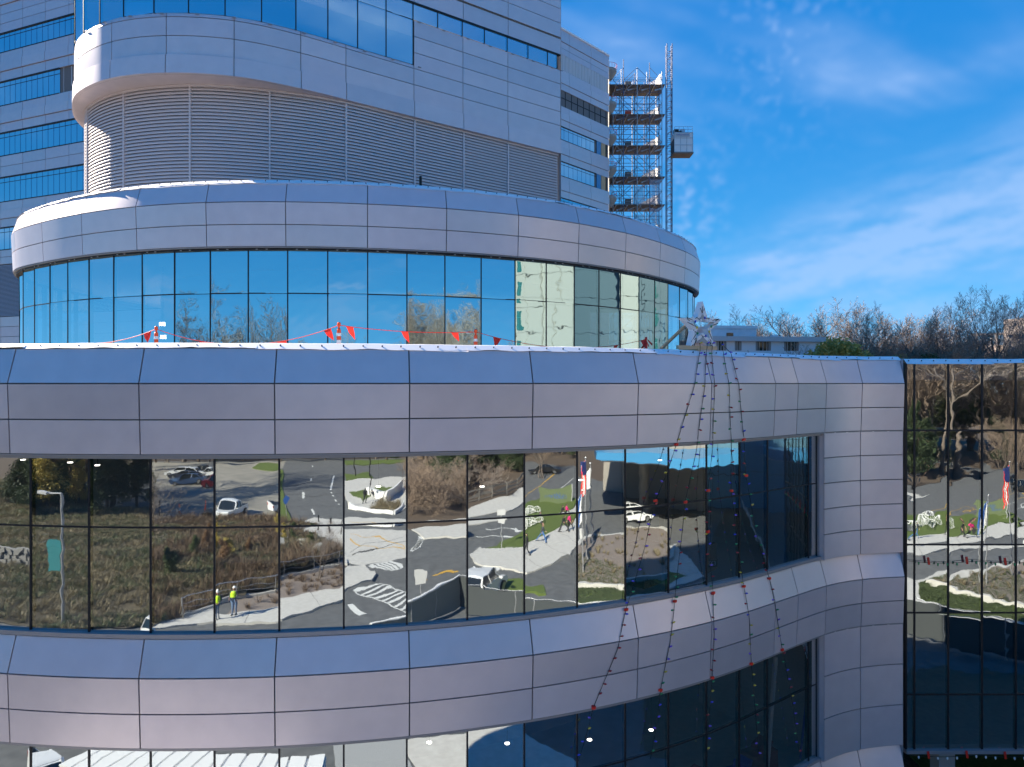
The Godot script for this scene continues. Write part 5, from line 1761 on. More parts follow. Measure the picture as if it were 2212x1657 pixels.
	ground_part("crosswalk", w, M.road_white)
	w = Geo.new()
	for k in 5:
		var f := k / 4.0
		stripe(w, [lerpf(21.0, 19.3, f), lerpf(17.9, 17.2, f) - 0.2, lerpf(21.4, 19.0, f), lerpf(15.9, 15.0, f)], 0.34, 0.018)
	ground_part("crosswalk", w, M.road_white)
	w = Geo.new()
	for k in 5:
		var f := k / 4.0
		stripe(w, [lerpf(13.5, 14.7, f), lerpf(26.4, 27.8, f), lerpf(15.4, 16.5, f), lerpf(29.6, 31.8, f)], 0.3, 0.018)
	ground_part("crosswalk", w, M.road_white)
	w = Geo.new()
	stripe(w, [1.6, 16.2, 2.2, 13.8], 0.5, 0.018)
	for a in [[-4.6, 77.5, -4.7, 75.0], [-5.3, 62.8, -5.4, 60.0], [-4.4, 51.2, -4.0, 48.6], [-1.4, 78.5, -2.1, 65.0], [-2.1, 62.6, -2.0, 61.6], [-1.95, 59.6, -1.85, 58.6], [-1.7, 57.0, -1.6, 56.2], [-1.45, 54.6, -1.3, 53.8], [3.4, 62, 3.3, 90], [-4.5, 95, -4.5, 91]]:
		stripe(w, a, 0.2, 0.018)
	for a in [[0.2, 70.5, 0.9, 67.5], [26.6, 27.2, 28.5, 25.5], [29.0, 29.2, 31.0, 27.4], [0.4, 93, 3.0, 92]]:       # turn arrows: shaft and head
		stripe(w, a, 0.28, 0.018)
		var p := Vector2(a[2], a[3])
		var d := (p - Vector2(a[0], a[1])).normalized()
		w.slab(PackedVector2Array([p + d * 1.1, p + d.orthogonal() * 0.5, p - d.orthogonal() * 0.5]), 0.018, 0.018)
	stripe(w, [43.5, 29.0, 55.5, 36.4, 66, 43], 0.15, 0.018)
	for k in 7:
		stripe(w, [-50.0 + 3.0 * k, 83.0, -48.4 + 3.0 * k, 78.0], 0.12, 0.02)
	ground_part("lane_marking", w, M.road_white)
	w = Geo.new()
	stripe(w, [5.2, 38.2, 7.1, 36.4, 7.8, 34.3, 8.9, 30.3], 0.16, 0.019)
	stripe(w, [4.8, 35.8, 5.3, 32.2, 6.9, 30.9, 8.8, 30.1], 0.16, 0.019)
	stripe(w, [10.8, 17.8, 11.6, 18.2], 0.2, 0.018); stripe(w, [12.4, 18.9, 14.6, 19.8], 0.25, 0.018); stripe(w, [44, 33, 56, 40, 68, 49], 0.14, 0.018)
	stripe(w, [5.2, 12.6, 5.9, 13.2], 0.14, 0.018)
	ground_part("lane_marking", w, M.road_yellow)
	w = Geo.new()
	stripe(w, [3.8, 30.2, 6.0, 33.3, 9.9, 35.2], 0.07, 0.02); stripe(w, [4.0, 29.2, 7.0, 31.6, 10.4, 33.4], 0.16, 0.02)
	for a in [[-8, 62, 4, 60], [-8, 72, 5, 71], [-8, 54, 6, 51], [-26, 66, -12, 74], [-60, 70, -30, 72], [-55, 60, -32, 58], [-50, 52, -30, 50]]:
		stripe(w, a, 0.09, 0.02)
	ground_part("road_seam", w, M.seam)
	w = Geo.new()
	for a in [[-14.5, 12.9, -14.7, 15.1], [-11, 13.2, -11.2, 15.6], [-7.5, 13.5, -8, 17.1], [-3.6, 15.4, -4.2, 18.8], [0, 18.1, -1.2, 20.9], [24, 14, 27, 19.5], [28, 12, 30.5, 19], [32, 13.2, 34.5, 18.9], [36, 15.4, 38.5, 20.6], [40, 17.4, 42.5, 22.4]]:
		stripe(w, a, 0.03, 0.144)
	ground_part("pavement_joint", w, M.seam)

func figure_mesh(bones: Array, cell: float) -> ArrayMesh:         # one continuous skin round tapered bones: [a, b, radius a, radius b, colour]
	var lo := Vector3.ONE * 99.0
	var hi := -lo
	for b in bones:
		for e in 2:
			var r: Vector3 = Vector3.ONE * (b[2 + e] + 0.04)
			lo = lo.min(b[e] - r)
			hi = hi.max(b[e] + r)
	var n := Vector3i(((hi - lo) / cell).ceil()) + Vector3i.ONE
	var f := PackedFloat32Array()
	f.resize(n.x * n.y * n.z)
	f.fill(1.0)
	var who := PackedInt32Array()
	who.resize(f.size())
	var near := PackedFloat32Array()
	near.resize(f.size())
	near.fill(9.0)
	for k in bones.size():
		var b: Array = bones[k]
		var a3: Vector3 = b[0]
		var ab: Vector3 = b[1] - b[0]
		var len2 := maxf(ab.length_squared(), 1e-6)
		var pad := Vector3.ONE * (maxf(b[2], b[3]) + 0.07)
		var i0 := Vector3i(((a3.min(b[1]) - pad - lo) / cell).floor()).clamp(Vector3i.ZERO, n - Vector3i.ONE)
		var i1 := Vector3i(((a3.max(b[1]) + pad - lo) / cell).ceil()).clamp(Vector3i.ZERO, n - Vector3i.ONE)
		for z in range(i0.z, i1.z + 1):
			for y in range(i0.y, i1.y + 1):
				for x in range(i0.x, i1.x + 1):
					var p := lo + Vector3(x, y, z) * cell - a3
					var t := clampf(p.dot(ab) / len2, 0.0, 1.0)
					var d := (p - ab * t).length() - lerpf(b[2], b[3], t)
					var id := (z * n.y + y) * n.x + x
					if d < near[id]:
						near[id] = d
						who[id] = k
					var h := clampf(0.5 + 0.5 * (f[id] - d) / 0.03, 0.0, 1.0)
					f[id] = lerpf(f[id], d, h) - 0.03 * h * (1.0 - h)
	var g := Geo.new()
	var at := {}
	for z in n.z - 1:
		for y in n.y - 1:
			for x in n.x - 1:
				var base := (z * n.y + y) * n.x + x
				var ins := 0
				var sum := Vector3.ZERO
				var cnt := 0
				var val := []
				for c in 8:
					val.append(f[base + (c & 1) + ((c >> 1) & 1) * n.x + (c >> 2) * n.x * n.y])
					if val[c] < 0.0:
						ins += 1
				if ins == 0 or ins == 8:
					continue
				for c in 8:
					for e in 3:
						if not (c >> e) & 1 and (val[c] < 0.0) != (val[c | (1 << e)] < 0.0):
							var t: float = val[c] / (val[c] - val[c | (1 << e)])
							var q := Vector3(c & 1, (c >> 1) & 1, c >> 2)
							q[e] += t
							sum += q
							cnt += 1
				var grad := Vector3(val[1] + val[3] + val[5] + val[7] - val[0] - val[2] - val[4] - val[6], val[2] + val[3] + val[6] + val[7] - val[0] - val[1] - val[4] - val[5], val[4] + val[5] + val[6] + val[7] - val[0] - val[1] - val[2] - val[3])
				g.tint = bones[who[base]][4]
				at[base] = g.vert(lo + (Vector3(x, y, z) + sum / cnt) * cell, grad.normalized())
	var st := [1, n.x, n.x * n.y]
	for z in range(1, n.z - 1):
		for y in range(1, n.y - 1):
			for x in range(1, n.x - 1):
				var base := (z * n.y + y) * n.x + x
				for e in 3:
					if (f[base] < 0.0) == (f[base + st[e]] < 0.0):
						continue
					var u: int = st[(e + 1) % 3]
					var v: int = st[(e + 2) % 3]
					var q := [base - u - v, base - v, base, base - u]
					if q.all(func(k): return at.has(k)):
						var a: int = at[q[0]]
						var b: int = at[q[1]]
						var c: int = at[q[2]]
						var d: int = at[q[3]]
						g.i.append_array(PackedInt32Array([a, c, b, a, d, c] if f[base] < 0.0 else [a, b, c, a, c, d]))
	return g.done(true)

func person_bones(coat: Color, legs: Color, hair: Color, stride: float, arms: float, skin := Color(0.42, 0.25, 0.18)) -> Array:
	var shoe := Color(0.02, 0.02, 0.02)
	var o := []
	o.append([Vector3(0, 1.0, 0), Vector3(0, 1.22, 0.01), 0.145, 0.15, coat])
	o.append([Vector3(-0.08, 1.30, 0), Vector3(0.08, 1.30, 0), 0.135, 0.135, coat])
	o.append([Vector3(-0.16, 1.40, 0), Vector3(0.16, 1.40, 0), 0.07, 0.07, coat])
	o.append([Vector3(0, 1.42, 0), Vector3(0, 1.54, 0.01), 0.055, 0.05, skin])
	o.append([Vector3(0, 1.58, 0.03), Vector3(0, 1.64, 0.02), 0.075, 0.085, skin])
	o.append([Vector3(0, 1.62, -0.02), Vector3(0, 1.69, -0.005), 0.09, 0.088, hair])
	o.append([Vector3(0, 1.61, 0.10), Vector3(0, 1.585, 0.115), 0.012, 0.016, skin])
	o.append([Vector3(-0.085, 1.61, 0), Vector3(-0.088, 1.585, 0), 0.018, 0.014, skin])
	o.append([Vector3(0.085, 1.61, 0), Vector3(0.088, 1.585, 0), 0.018, 0.014, skin])
	for s in [-1.0, 1.0]:
		var hip := Vector3(0.085 * s, 0.94, 0)
		var knee := Vector3(0.095 * s, 0.50, 0.04 + stride * s * 0.22)
		var ank := Vector3(0.095 * s, 0.09, stride * s * 0.38 - (0.08 if s * stride < 0 else 0.0))
		o.append([hip, knee, 0.095, 0.062, legs])
		o.append([knee, ank, 0.058, 0.042, legs])
		o.append([ank + Vector3(0, -0.045, -0.03), ank + Vector3(0, -0.055, 0.14), 0.042, 0.036, shoe])
		var sh := Vector3(0.20 * s, 1.40, 0)
		var el := Vector3(0.25 * s, 1.13, -stride * s * 0.12 - 0.02 + arms * 0.05)
		var wr := Vector3(lerpf(0.26, 0.10, arms) * s, lerpf(0.89, 1.10, arms), -stride * s * 0.16 + 0.08 + arms * 0.16)
		o.append([sh, el, 0.058, 0.047, coat])
		o.append([el, wr, 0.045, 0.034, coat])
		var dn := (wr - el).normalized()
		o.append([wr, wr + dn * 0.09, 0.030, 0.034, skin])
		for k in 4:
			var side := Vector3(0, 0, 0.022 * (k - 1.5))
			o.append([wr + dn * 0.09 + side, wr + dn * (0.155 + 0.012 * sin(k * 1.1)) + side * 1.2 + Vector3(-0.012 * s, 0, 0), 0.010, 0.008, skin])
		o.append([wr + dn * 0.03 + Vector3(0, 0, 0.03), wr + dn * 0.09 + Vector3(-0.01 * s, 0, 0.055), 0.012, 0.009, skin])
	return o

func person(label: String, at: Vector3, turn: float, coat: Color, legs: Color, hair: Color, stride: float, arms: float, vest := false, group := "") -> void:
	var t := thing("person", label, "person", at, group)
	t.rotation.y = turn
	part("body", figure_mesh(person_bones(coat, legs, hair, stride, arms), 0.021), M.figure, t, true)
	if vest:
		var g := Geo.new()
		g.lathe(PackedVector2Array([Vector2(0.165, 0.98), Vector2(0.172, 1.2), Vector2(0.175, 1.34), Vector2(0.13, 1.44)]), Vector3.ZERO, 16)
		for k in g.v.size():
			g.v[k].x *= 1.22
		part("vest", g, M.vest, t)
		g = Geo.new()
		g.lathe(PackedVector2Array([Vector2(0.135, 1.66), Vector2(0.115, 1.675), Vector2(0.11, 1.72), Vector2(0.07, 1.775), Vector2(0, 1.79)]), Vector3.ZERO, 16)
		part("helmet", g, M.helmet, t)

func car(called: String, label: String, kind: String, paint: Material, at: Vector3, turn: float, group := "") -> Node3D:
	var t := thing(called, label, "car" if kind != "pickup" else "pickup", at, group)
	t.rotation.y = turn
	var L: float = {"sedan": 4.7, "suv": 4.8, "pickup": 5.7}[kind]
	var W := 1.84 if kind != "pickup" else 2.0
	var belt: float = {"sedan": 0.92, "suv": 1.08, "pickup": 1.15}[kind]
	var top: float = {"sedan": 1.45, "suv": 1.76, "pickup": 1.88}[kind]
	var low := 0.26 if kind == "sedan" else 0.36
	var h := L * 0.5
	var prof: PackedVector2Array
	if kind == "pickup":
		prof = v2([-h, low + 0.1, h - 0.1, low, h, low + 0.3, h - 0.05, belt - 0.12, h - 0.25, belt, 1.2, belt + 0.03, -0.85, belt + 0.04, -h + 0.02, belt + 0.02])
	else:
		prof = v2([-h + 0.05, low + 0.1, -h + 0.3, low, h - 0.25, low, h, low + 0.22, h - 0.02, belt - 0.24, h - 0.35, belt - 0.14, 1.0, belt, -h + 0.5, belt + 0.04, -h + 0.05, belt - 0.02, -h, belt - 0.35])
	var g := Geo.new()
	g.prism(prof, W, Transform3D(Basis.IDENTITY, Vector3.ZERO))
	for k in g.v.size():                                # pull the flanks in above and below and round the ends in plan
		var q := g.v[k]
		g.v[k].z *= (1.0 - 0.10 * pow(absf(q.x) / h, 4.0)) * (1.0 - 0.06 * clampf((q.y - 0.6) / 0.6, 0, 1))
	part("body", g, paint, t)
	var c0: Array
	if kind == "sedan":
		c0 = [-1.75, -1.0, 0.35, 1.15]
	elif kind == "suv":
		c0 = [-2.3, -1.95, 0.35, 1.05]
	else:
		c0 = [-0.75, -0.55, 0.55, 1.3]
	var wb := W * 0.455
	var wt := W * 0.37
	var q := [Vector3(c0[0], belt, 0), Vector3(c0[1], top - 0.04, 0), Vector3(c0[2], top - 0.03, 0), Vector3(c0[3], belt - 0.02, 0)]
	g = Geo.new()
	for s in [1.0, -1.0]:
		var a: Vector3 = q[0] + Vector3(0, 0, wb * s)
		var b: Vector3 = q[3] + Vector3(0, 0, wb * s)
		var c: Vector3 = q[2] + Vector3(0, 0, wt * s)
		var d: Vector3 = q[1] + Vector3(0, 0, wt * s)
		if s > 0: g.quad(a, b, c, d)
		else: g.quad(b, a, d, c)
	part("side_glass", g, M.car_glass, t)
	g = Geo.new()
	g.quad(q[3] + Vector3(0, 0, wb), q[3] + Vector3(0, 0, -wb), q[2] + Vector3(0, 0, -wt), q[2] + Vector3(0, 0, wt))
	part("windscreen", g, M.car_glass, t)
	g = Geo.new()
	g.quad(q[0] + Vector3(0, 0, -wb), q[0] + Vector3(0, 0, wb), q[1] + Vector3(0, 0, wt), q[1] + Vector3(0, 0, -wt))
	part("rear_glass", g, M.car_glass, t)
	g = Geo.new()
	g.prism(v2([c0[1] - 0.06, top - 0.06, c0[2] + 0.08, top - 0.06, c0[2] - 0.1, top - 0.005, (c0[1] + c0[2]) * 0.5, top + 0.02, c0[1] + 0.1, top]), wt * 2.04, Transform3D.IDENTITY)
	for s in [-1.0, 1.0]:
		for e in [[0, 1], [3, 2]]:
			var a: Vector3 = q[e[0]] + Vector3(0, 0, wb * s)
			var b: Vector3 = q[e[1]] + Vector3(0, 0, wt * s)
			g.bar(a, b, 0.09, 0.07)
		g.bar(Vector3(lerpf(c0[0], c0[3], 0.48), belt, wb * s), Vector3(lerpf(c0[1], c0[2], 0.45), top - 0.04, wt * s), 0.1, 0.05)
	part("roof", g, paint, t)
	if kind == "pickup":
		g = Geo.new()
		g.box(Vector3(-1.85, belt + 0.045, 0), Vector3(1.75, 0.02, W - 0.34))
		part("load_bed", g, M.black_metal, t)
	for x in [h * 0.62, -h * 0.60]:
		for s in [-1.0, 1.0]:
			var r := 0.33 if kind == "sedan" else 0.38
			g = Geo.new()
			g.tube(Vector3(x, r, (W * 0.5 - 0.20) * s), Vector3(x, r, (W * 0.5 + 0.01) * s), r, r, 20)
			var wh := part("wheel", g, M.tyre, t)
			g = Geo.new()
			g.tube(Vector3(x, r, (W * 0.5 + 0.0) * s), Vector3(x, r, (W * 0.5 + 0.022) * s), r * 0.66, r * 0.6, 14)
			part("rim", g, M.rim_metal, wh)
	for s in [-1.0, 1.0]:
		g = Geo.new()
		g.box(Vector3(h - 0.10, belt - 0.30, (W * 0.5 - 0.33) * s), Vector3(0.14, 0.13, 0.36))
		part("headlight", g, M.car_light, t)
		g = Geo.new()
		g.box(Vector3(-h + 0.05, belt - 0.18, (W * 0.5 - 0.22) * s), Vector3(0.1, 0.2, 0.2))
		part("tail_light", g, M.tail_light, t)
		g = Geo.new()
		g.box(Vector3(c0[3] - 0.25, belt + 0.06, (W * 0.5 + 0.08) * s), Vector3(0.1, 0.13, 0.2))
		part("wing_mirror", g, paint, t)
	return t

func scatter(called: String, mesh: Mesh, m: Material, poly: Array, count: int, sd: int, size: Array, y: Callable, label: String, category: String, patch := 0.0) -> void:
	var nz := FastNoiseLite.new()
	nz.seed = sd
	nz.frequency = 0.11
	var p := v2(poly)
	var lo := p[0]
	var hi := p[0]
	for q in p:
		lo = lo.min(q)
		hi = hi.max(q)
	var r := RandomNumberGenerator.new()
	r.seed = sd
	var xf := []
	var guard := 0
	while xf.size() < count and guard < count * 30:
		guard += 1
		var q := Vector2(r.randf_range(lo.x, hi.x), r.randf_range(lo.y, hi.y))
		if Geometry2D.is_point_in_polygon(q, p):
			var s := r.randf_range(size[0], size[1])
			if patch > 0.0 and nz.get_noise_2dv(q) < r.randf_range(-0.25, 0.25):
				continue
			xf.append(Transform3D(Basis(Vector3.UP, r.randf() * TAU).scaled(Vector3(s, s * r.randf_range(0.7, 1.3), s)), Vector3(q.x, y.call(q), q.y)))
	var mm := MultiMesh.new()
	mm.transform_format = MultiMesh.TRANSFORM_3D
	mm.mesh = mesh
	mm.instance_count = xf.size()
	for k in xf.size():
		mm.set_instance_transform(k, xf[k])
	var o := MultiMeshInstance3D.new()
	o.name = numbered(called)
	o.multimesh = mm
	o.material_override = m
	add_child(o)
	tag(o, label, category, "", "stuff")

func tuft(sd: int, blades: int, h: float, spread: float, w := 0.014) -> ArrayMesh:
	var r := RandomNumberGenerator.new()
	r.seed = sd
	var g := Geo.new()
	for k in blades:
		var a := r.randf() * TAU
		var d := Vector3(cos(a), 0, sin(a))
		var p := d * r.randf() * spread * 0.4
		var s := d.cross(Vector3.UP) * w
		var hh := h * r.randf_range(0.5, 1.0)
		var m := p + d * spread * r.randf_range(0.15, 0.5) + Vector3.UP * hh * 0.65
		var t := p + d * spread * r.randf_range(0.5, 1.3) + Vector3.UP * hh * r.randf_range(0.7, 1.0)
		g.quad(p - s, p + s, m + s * 0.8, m - s * 0.8)
		g.tri(m - s * 0.8, m + s * 0.8, t)
	return g.done()

func bank_height(q: Vector2) -> float:
	# the bank swells gently behind the west pavement
	var f := clampf((q.y - lerpf(4.0, 13.0, clampf((q.x + 32.0) / 14.0, 0.0, 1.0))) / 12.0, 0.0, 1.0)
	return 0.12 + 0.55 * smoothstep(0.0, 1.0, f) + 0.12 * sin(q.x * 0.7) * sin(q.y * 0.9)

const BANK := [-75, 3, -50, 3, -34, 4.5, -20, 10.6, -17, 15.4, -12.7, 18.3, -10.4, 19.2, -6.3, 23.2, -2.1, 25.4, -0.6, 26.3, -2.0, 29.0, -4.2, 36, -5.9, 40.6, -10, 41.6, -31, 40.8, -60, 90, -95, 90, -95, 3]
func build_street() -> void:
	# the grassy bank
	var g := Geo.new()
	var bp := v2(BANK)
	for x in range(-95, 0):
		for z in range(3, 44):
			var c := Vector2(x + 0.5, z + 0.5)
			if Geometry2D.is_point_in_polygon(c, bp):
				var p := []
				for e in [Vector2(0, 0), Vector2(1, 0), Vector2(1, 1), Vector2(0, 1)]:
					var q: Vector2 = Vector2(x, z) + e
					p.append(Vector3(q.x, bank_height(q), q.y))
				g.quad(p[3], p[2], p[1], p[0])
	ground_part("bank", g, M.dry_soil)
	var bh := func(q: Vector2) -> float: return bank_height(q) - 0.02
	var flat := func(_q: Vector2) -> float: return 0.1
	scatter("dry_grass", tuft(31, 16, 0.5, 0.46, 0.013), M.grass_dry, BANK.slice(0, 30) + [-60, 45, -95, 45], 26000, 1, [0.5, 1.15], bh, "long dry straw-coloured grass lying over the bank", "grass")
	scatter("green_grass", tuft(32, 16, 0.42, 0.42, 0.014), M.grass_green, BANK.slice(0, 30) + [-60, 45, -95, 45], 15000, 2, [0.5, 1.3], bh, "patchy green grass among the dry straw of the bank", "grass", 1.0)
	scatter("rust_brush", tuft(33, 22, 0.9, 0.5, 0.012), M.grass_rust, BANK.slice(6, 30) + [-35, 41], 2600, 3, [0.6, 1.3], bh, "rusty brown brush on the bank behind the railing", "brush", 1.0)
	scatter("bed_grass", tuft(34, 26, 0.42, 0.34, 0.012), M.grass_dry, [27.9, 4.5, 34.4, 9.0, 38.5, 11.2, 43, 12.0, 51.2, 3.2, 45.8, -5.4, 36, -4.8, 30.2, 0.9], 160, 4, [0.7, 1.3], func(_q): return 0.18, "tufts of straw grass in the mulch bed by the flagpoles", "grass")
	scatter("bed_grass", tuft(35, 22, 0.45, 0.36, 0.012), M.grass_rust, [-12.4, 15.4, -6, 18.6, -2.2, 19.8, 0, 23, -2, 25, -6.2, 22.8, -10.3, 18.8], 120, 5, [0.6, 1.2], func(_q): return 0.1, "brown grass tufts in the bed beside the west pavement", "grass")
	scatter("lawn_grass", tuft(36, 12, 0.10, 0.10, 0.010), M.grass_green, [24.9, 0.6, 26.8, 4.6, 30.4, 6.2, 34.0, 8.6, 36, 9.6, 33, -7.6, 28.2, -3.0], 9000, 6, [0.7, 1.4], func(_q): return 0.14, "short green grass of the lawn around the mulch bed", "grass")
	scatter("planter_grass", tuft(37, 24, 0.8, 0.5, 0.014), M.grass_dry, [8.6, 46.4, 10.4, 43.6, 13.2, 48.5, 11.4, 51.5], 140, 7, [0.6, 1.1], func(_q): return 0.14, "tall straw grass in the white walled planter", "grass")
	# thickets and woods
	prepare_leaf_trees()
	var tw := make_tree(877, {"n": [6, 6, 6, 6], "from": [0.1, 0.15, 0.15, 0.15], "ang": [0.8, 0.8, 0.8, 0.8], "len": [0.6, 0.5, 0.5, 0.55], "lift": [0.0, 0.03, 0.02, 0.02], "bend": 0.14, "stems": 6, "spread": 0.45, "bole": 12.0, "girth": 0.13, "twig": 0.03})
	var r := RandomNumberGenerator.new()
	r.seed = 313
	for k in 34:
		var p := Vector2(lerpf(18, 44, r.randf()), 0)
		p.y = 39.0 + maxf(0, p.x - 24) * 0.35 + r.randf() * 22.0
		var t := thing("thicket_shrub", "tangled brown leafless shrub in the thicket across the road", "shrub", Vector3(p.x, 0.05, p.y), "shrubs of the thicket across the road")
		t.rotation.y = r.randf() * TAU
		t.scale = Vector3.ONE * r.randf_range(0.20, 0.36)
		part("stems", tw[0], M.bark_brown, t)
		part("twigs", tw[1], [M.twig_brown, M.twig_tan, M.twig_grey][k % 3], t)
	for k in 22:
		var p := Vector2(lerpf(30, 62, r.randf()), 0)
		p.y = 46.0 + maxf(0, p.x - 34) * 0.75 + r.randf() * 16.0
		leaf_tree(k % 3, Vector3(p.x, 0.0, p.y), r.randf_range(8.0, 13.0), "dark evergreen tree crowding behind the far path", "evergreens behind the far path", M.leaf_dark)
	for k in 40:
		var p := Vector2(lerpf(-100, -46, r.randf()), 0)
		p.y = maxf(34.0, 40.0 + (-46.0 - p.x) * 0.9 - 26.0) + r.randf() * 22.0
		if k < 26:
			leaf_tree(k % 3, Vector3(p.x, 0.0, p.y), r.randf_range(7.0, 15.0), "ivy green evergreen tree in the wood above the bank", "evergreens above the bank", [M.leaf_dark, M.leaf_mid, M.leaf_mid, M.leaf_olive][k % 4])
		else:
			bare_tree(k % 6, Vector3(p.x, 0, p.y), r.randf_range(20, 26), r.randf() * TAU, "bare tree among the evergreens above the bank", "bare trees above the bank")
	for k in 84:
		var a := lerpf(-0.62, 1.02, (k + r.randf()) / 84.0)
		var d := r.randf_range(112, 150)
		var h := r.randf_range(17, 24) * (1.0 if a < 0.05 else 1.12)
		if a > 0.06 and a < 0.30:
			h *= 0.72
		elif a > 0.40 and a < 0.80:
			h *= 1.3
			d -= 22.0
		bare_tree(k % 6, Vector3(sin(a) * d, 0, cos(a) * d), h, r.randf() * TAU, "bare tree in the wood that closes the street", "bare trees closing the street", 1.15)
	for k in 14:
		var a := lerpf(0.42, 0.86, (k + 0.5) / 14.0)
		leaf_tree(k % 3, Vector3(sin(a) * (138.0 + 6.0 * (k % 3)), 0, cos(a) * (138.0 + 6.0 * (k % 3))), 21.0 + 2.0 * (k % 4), "tall grey-green evergreen closing the view beyond the flagpoles", "tall evergreens beyond the flagpoles", M.leaf_mid)
	for k in 26:
		var a := lerpf(0.45, 0.80, (k + r.randf()) / 12.0) if k < 12 else lerpf(-0.6, 1.0, (k - 12 + r.randf()) / 14.0)
		var rr := 84.0 if k < 12 else 108.0
		leaf_tree(k % 3, Vector3(sin(a) * rr, 0, cos(a) * rr), r.randf_range(6, 9) * (1.2 if k < 12 else 1.0), "dull green evergreen at the edge of the wood that closes the street", "evergreens closing the street", M.leaf_dark)
	for k in 30:
		var f := r.randf()
		var p := Vector2(lerpf(-70, -35.5, f), lerpf(24.5, 41.5, f)) + Vector2(-0.45, 0.9) * r.randf() * 8.0
		leaf_tree(k % 3, Vector3(p.x, 0.3, p.y), r.randf_range(4.0, 8.0), "bushy ivy-clad evergreen at the lower edge of the wood above the bank", "low evergreens above the bank", [M.leaf_dark, M.leaf_mid, M.leaf_dark, M.leaf_olive][k % 4])
	bare_tree(2, Vector3(-38.0, 0, 48.0), 24.0, 0.3, "bare tree at the corner of the parking lot", "")
	bare_tree(5, Vector3(62.0, 0, 46.0), 10.0, 1.2, "spreading pale bare tree beside the far bend of the road", "")
	bare_tree(0, Vector3(-24.0, 0.3, 19.0), 8.5, 2.2, "dark bare tree leaning over the bank", "")
	bare_tree(3, Vector3(-3.6, 0.1, 21.7), 4.2, 1.0, "pale slender sapling in the bed by the west pavement", "")
	bare_tree(4, Vector3(17.5, 0.1, 66.0), 5.0, 0.7, "small reddish street tree on the far lawn", "")
	for a in [[-46.0, 53.0, 27.0, 0], [-33.0, 61.0, 27.0, 1], [-64.0, 41.0, 26.0, 2], [-55.0, 47.0, 28.0, 4], [-78.0, 30.0, 24.0, 0], [-90.0, 26.0, 23.0, 4]]:
		bare_tree(a[3], Vector3(a[0], 0, a[1]), a[2], a[0], "tall bare tree overhanging the corner of the parking lot", "tall bare trees by the parking lot")
	for k in 16:                                          # bushes on the bank
		var f := r.randf()
		var p := Vector2(lerpf(-26, -4, f), lerpf(24, 34, f) + r.randfn(0, 2.2))
		leaf_tree(k % 3, Vector3(p.x, 0.2, p.y), r.randf_range(1.4, 2.6), "small leafy bush growing on the grassy bank", "bushes on the bank", [M.leaf_mid, M.leaf_olive, M.leaf_dry, M.leaf_mid][k % 4])
	# site trailer and truck below the ribbon windows
	var tr := thing("site_trailer", "white site trailer with ribbed roof close under the building", "trailer", Vector3(-8.7, 0, -8.6))
	tr.rotation.y = 0.12
	g = Geo.new()
	g.box(Vector3(0, 1.6, 0), Vector3(10.0, 2.6, 2.6))
	part("trailer_body", g, M.white_paint, tr)
	for k in 20:
		g = Geo.new()
		g.box(Vector3(-4.75 + 0.5 * k, 2.93, 0), Vector3(0.42, 0.06, 2.7))
		part("roof_rib", g, M.white_band, tr)
	for x in [-3.0, 3.0]:
		g = Geo.new()
		g.tube(Vector3(x, 0.35, -1.1), Vector3(x, 0.35, 1.1), 0.35, 0.35, 14)
		part("wheel", g, M.tyre, tr)
	car("white_truck", "white truck parked beside the site trailer", "pickup", M.car_white, Vector3(-16.6, 0.02, -7.6), 0.5)
	plate("yard_concrete", [2.2, -2.2, 9.0, -4.2, 9.0, -12, 5.0, -12, 2.0, -5.0], 0.03, M.concrete)
	plate("yard_gravel", [-3.2, -0.6, 2.1, -2.0, 1.9, -5.0, 4.9, -12, -3.2, -12], 0.03, M.gravel)
	# railing along the bank
	var rt := thing("wire_railing", "grey steel railing with thin wires along the west pavement", "railing", Vector3.ZERO)
	var rp := [[-18.2, 13.6], [-16.5, 15.3], [-12.6, 18.2], [-10.3, 19.1], [-8.2, 21.0], [-6.2, 23.1], [-4.0, 24.3], [-2.0, 25.3], [-0.6, 26.2]]
	for k in rp.size():
		g = Geo.new()
		g.tube(Vector3(rp[k][0], 0.1, rp[k][1]), Vector3(rp[k][0], 1.25, rp[k][1]), 0.035, 0.035, 6)
		part("railing_post", g, M.galvanised, rt)
		if k > 0:
			for y in [0.35, 0.6, 0.85, 1.2]:
				g = Geo.new()
				g.tube(Vector3(rp[k - 1][0], y, rp[k - 1][1]), Vector3(rp[k][0], y, rp[k][1]), 0.012 if y < 1 else 0.03, 0.012 if y < 1 else 0.03, 5, false)
				part("railing_wire", g, M.galvanised, rt)
			g = Geo.new()
			g.bar(Vector3(rp[k - 1][0], 0.15, rp[k - 1][1]), Vector3(rp[k][0], 0.15, rp[k][1]), 0.3, 0.3)
			part("kerb_wall", g, M.concrete, rt)
	# boulders under the abutment
	for k in 26:
		var b := Geo.new()
		var s := r.randf_range(0.25, 0.6)
		b.lathe(PackedVector2Array([Vector2(0, 0), Vector2(s * 0.9, s * 0.1), Vector2(s, s * 0.5), Vector2(s * 0.6, s * 0.95), Vector2(0, s)]), Vector3.ZERO, 7)
		for q in b.v.size():
			b.v[q] += Vector3(sin(b.v[q].y * 9.0 + k), 0, cos(b.v[q].x * 7.0 + k)) * 0.08
		var o := part("boulder", b, M.rock)
		var f := r.randf()
		o.position = Vector3(lerpf(-5.4, -1.4, f) + r.randfn(0, 0.4), 0.3, lerpf(33.5, 27.2, f) + r.randfn(0, 0.9))
		tag(o, "pale boulder heaped under the concrete abutment", "boulder", "boulders under the abutment")
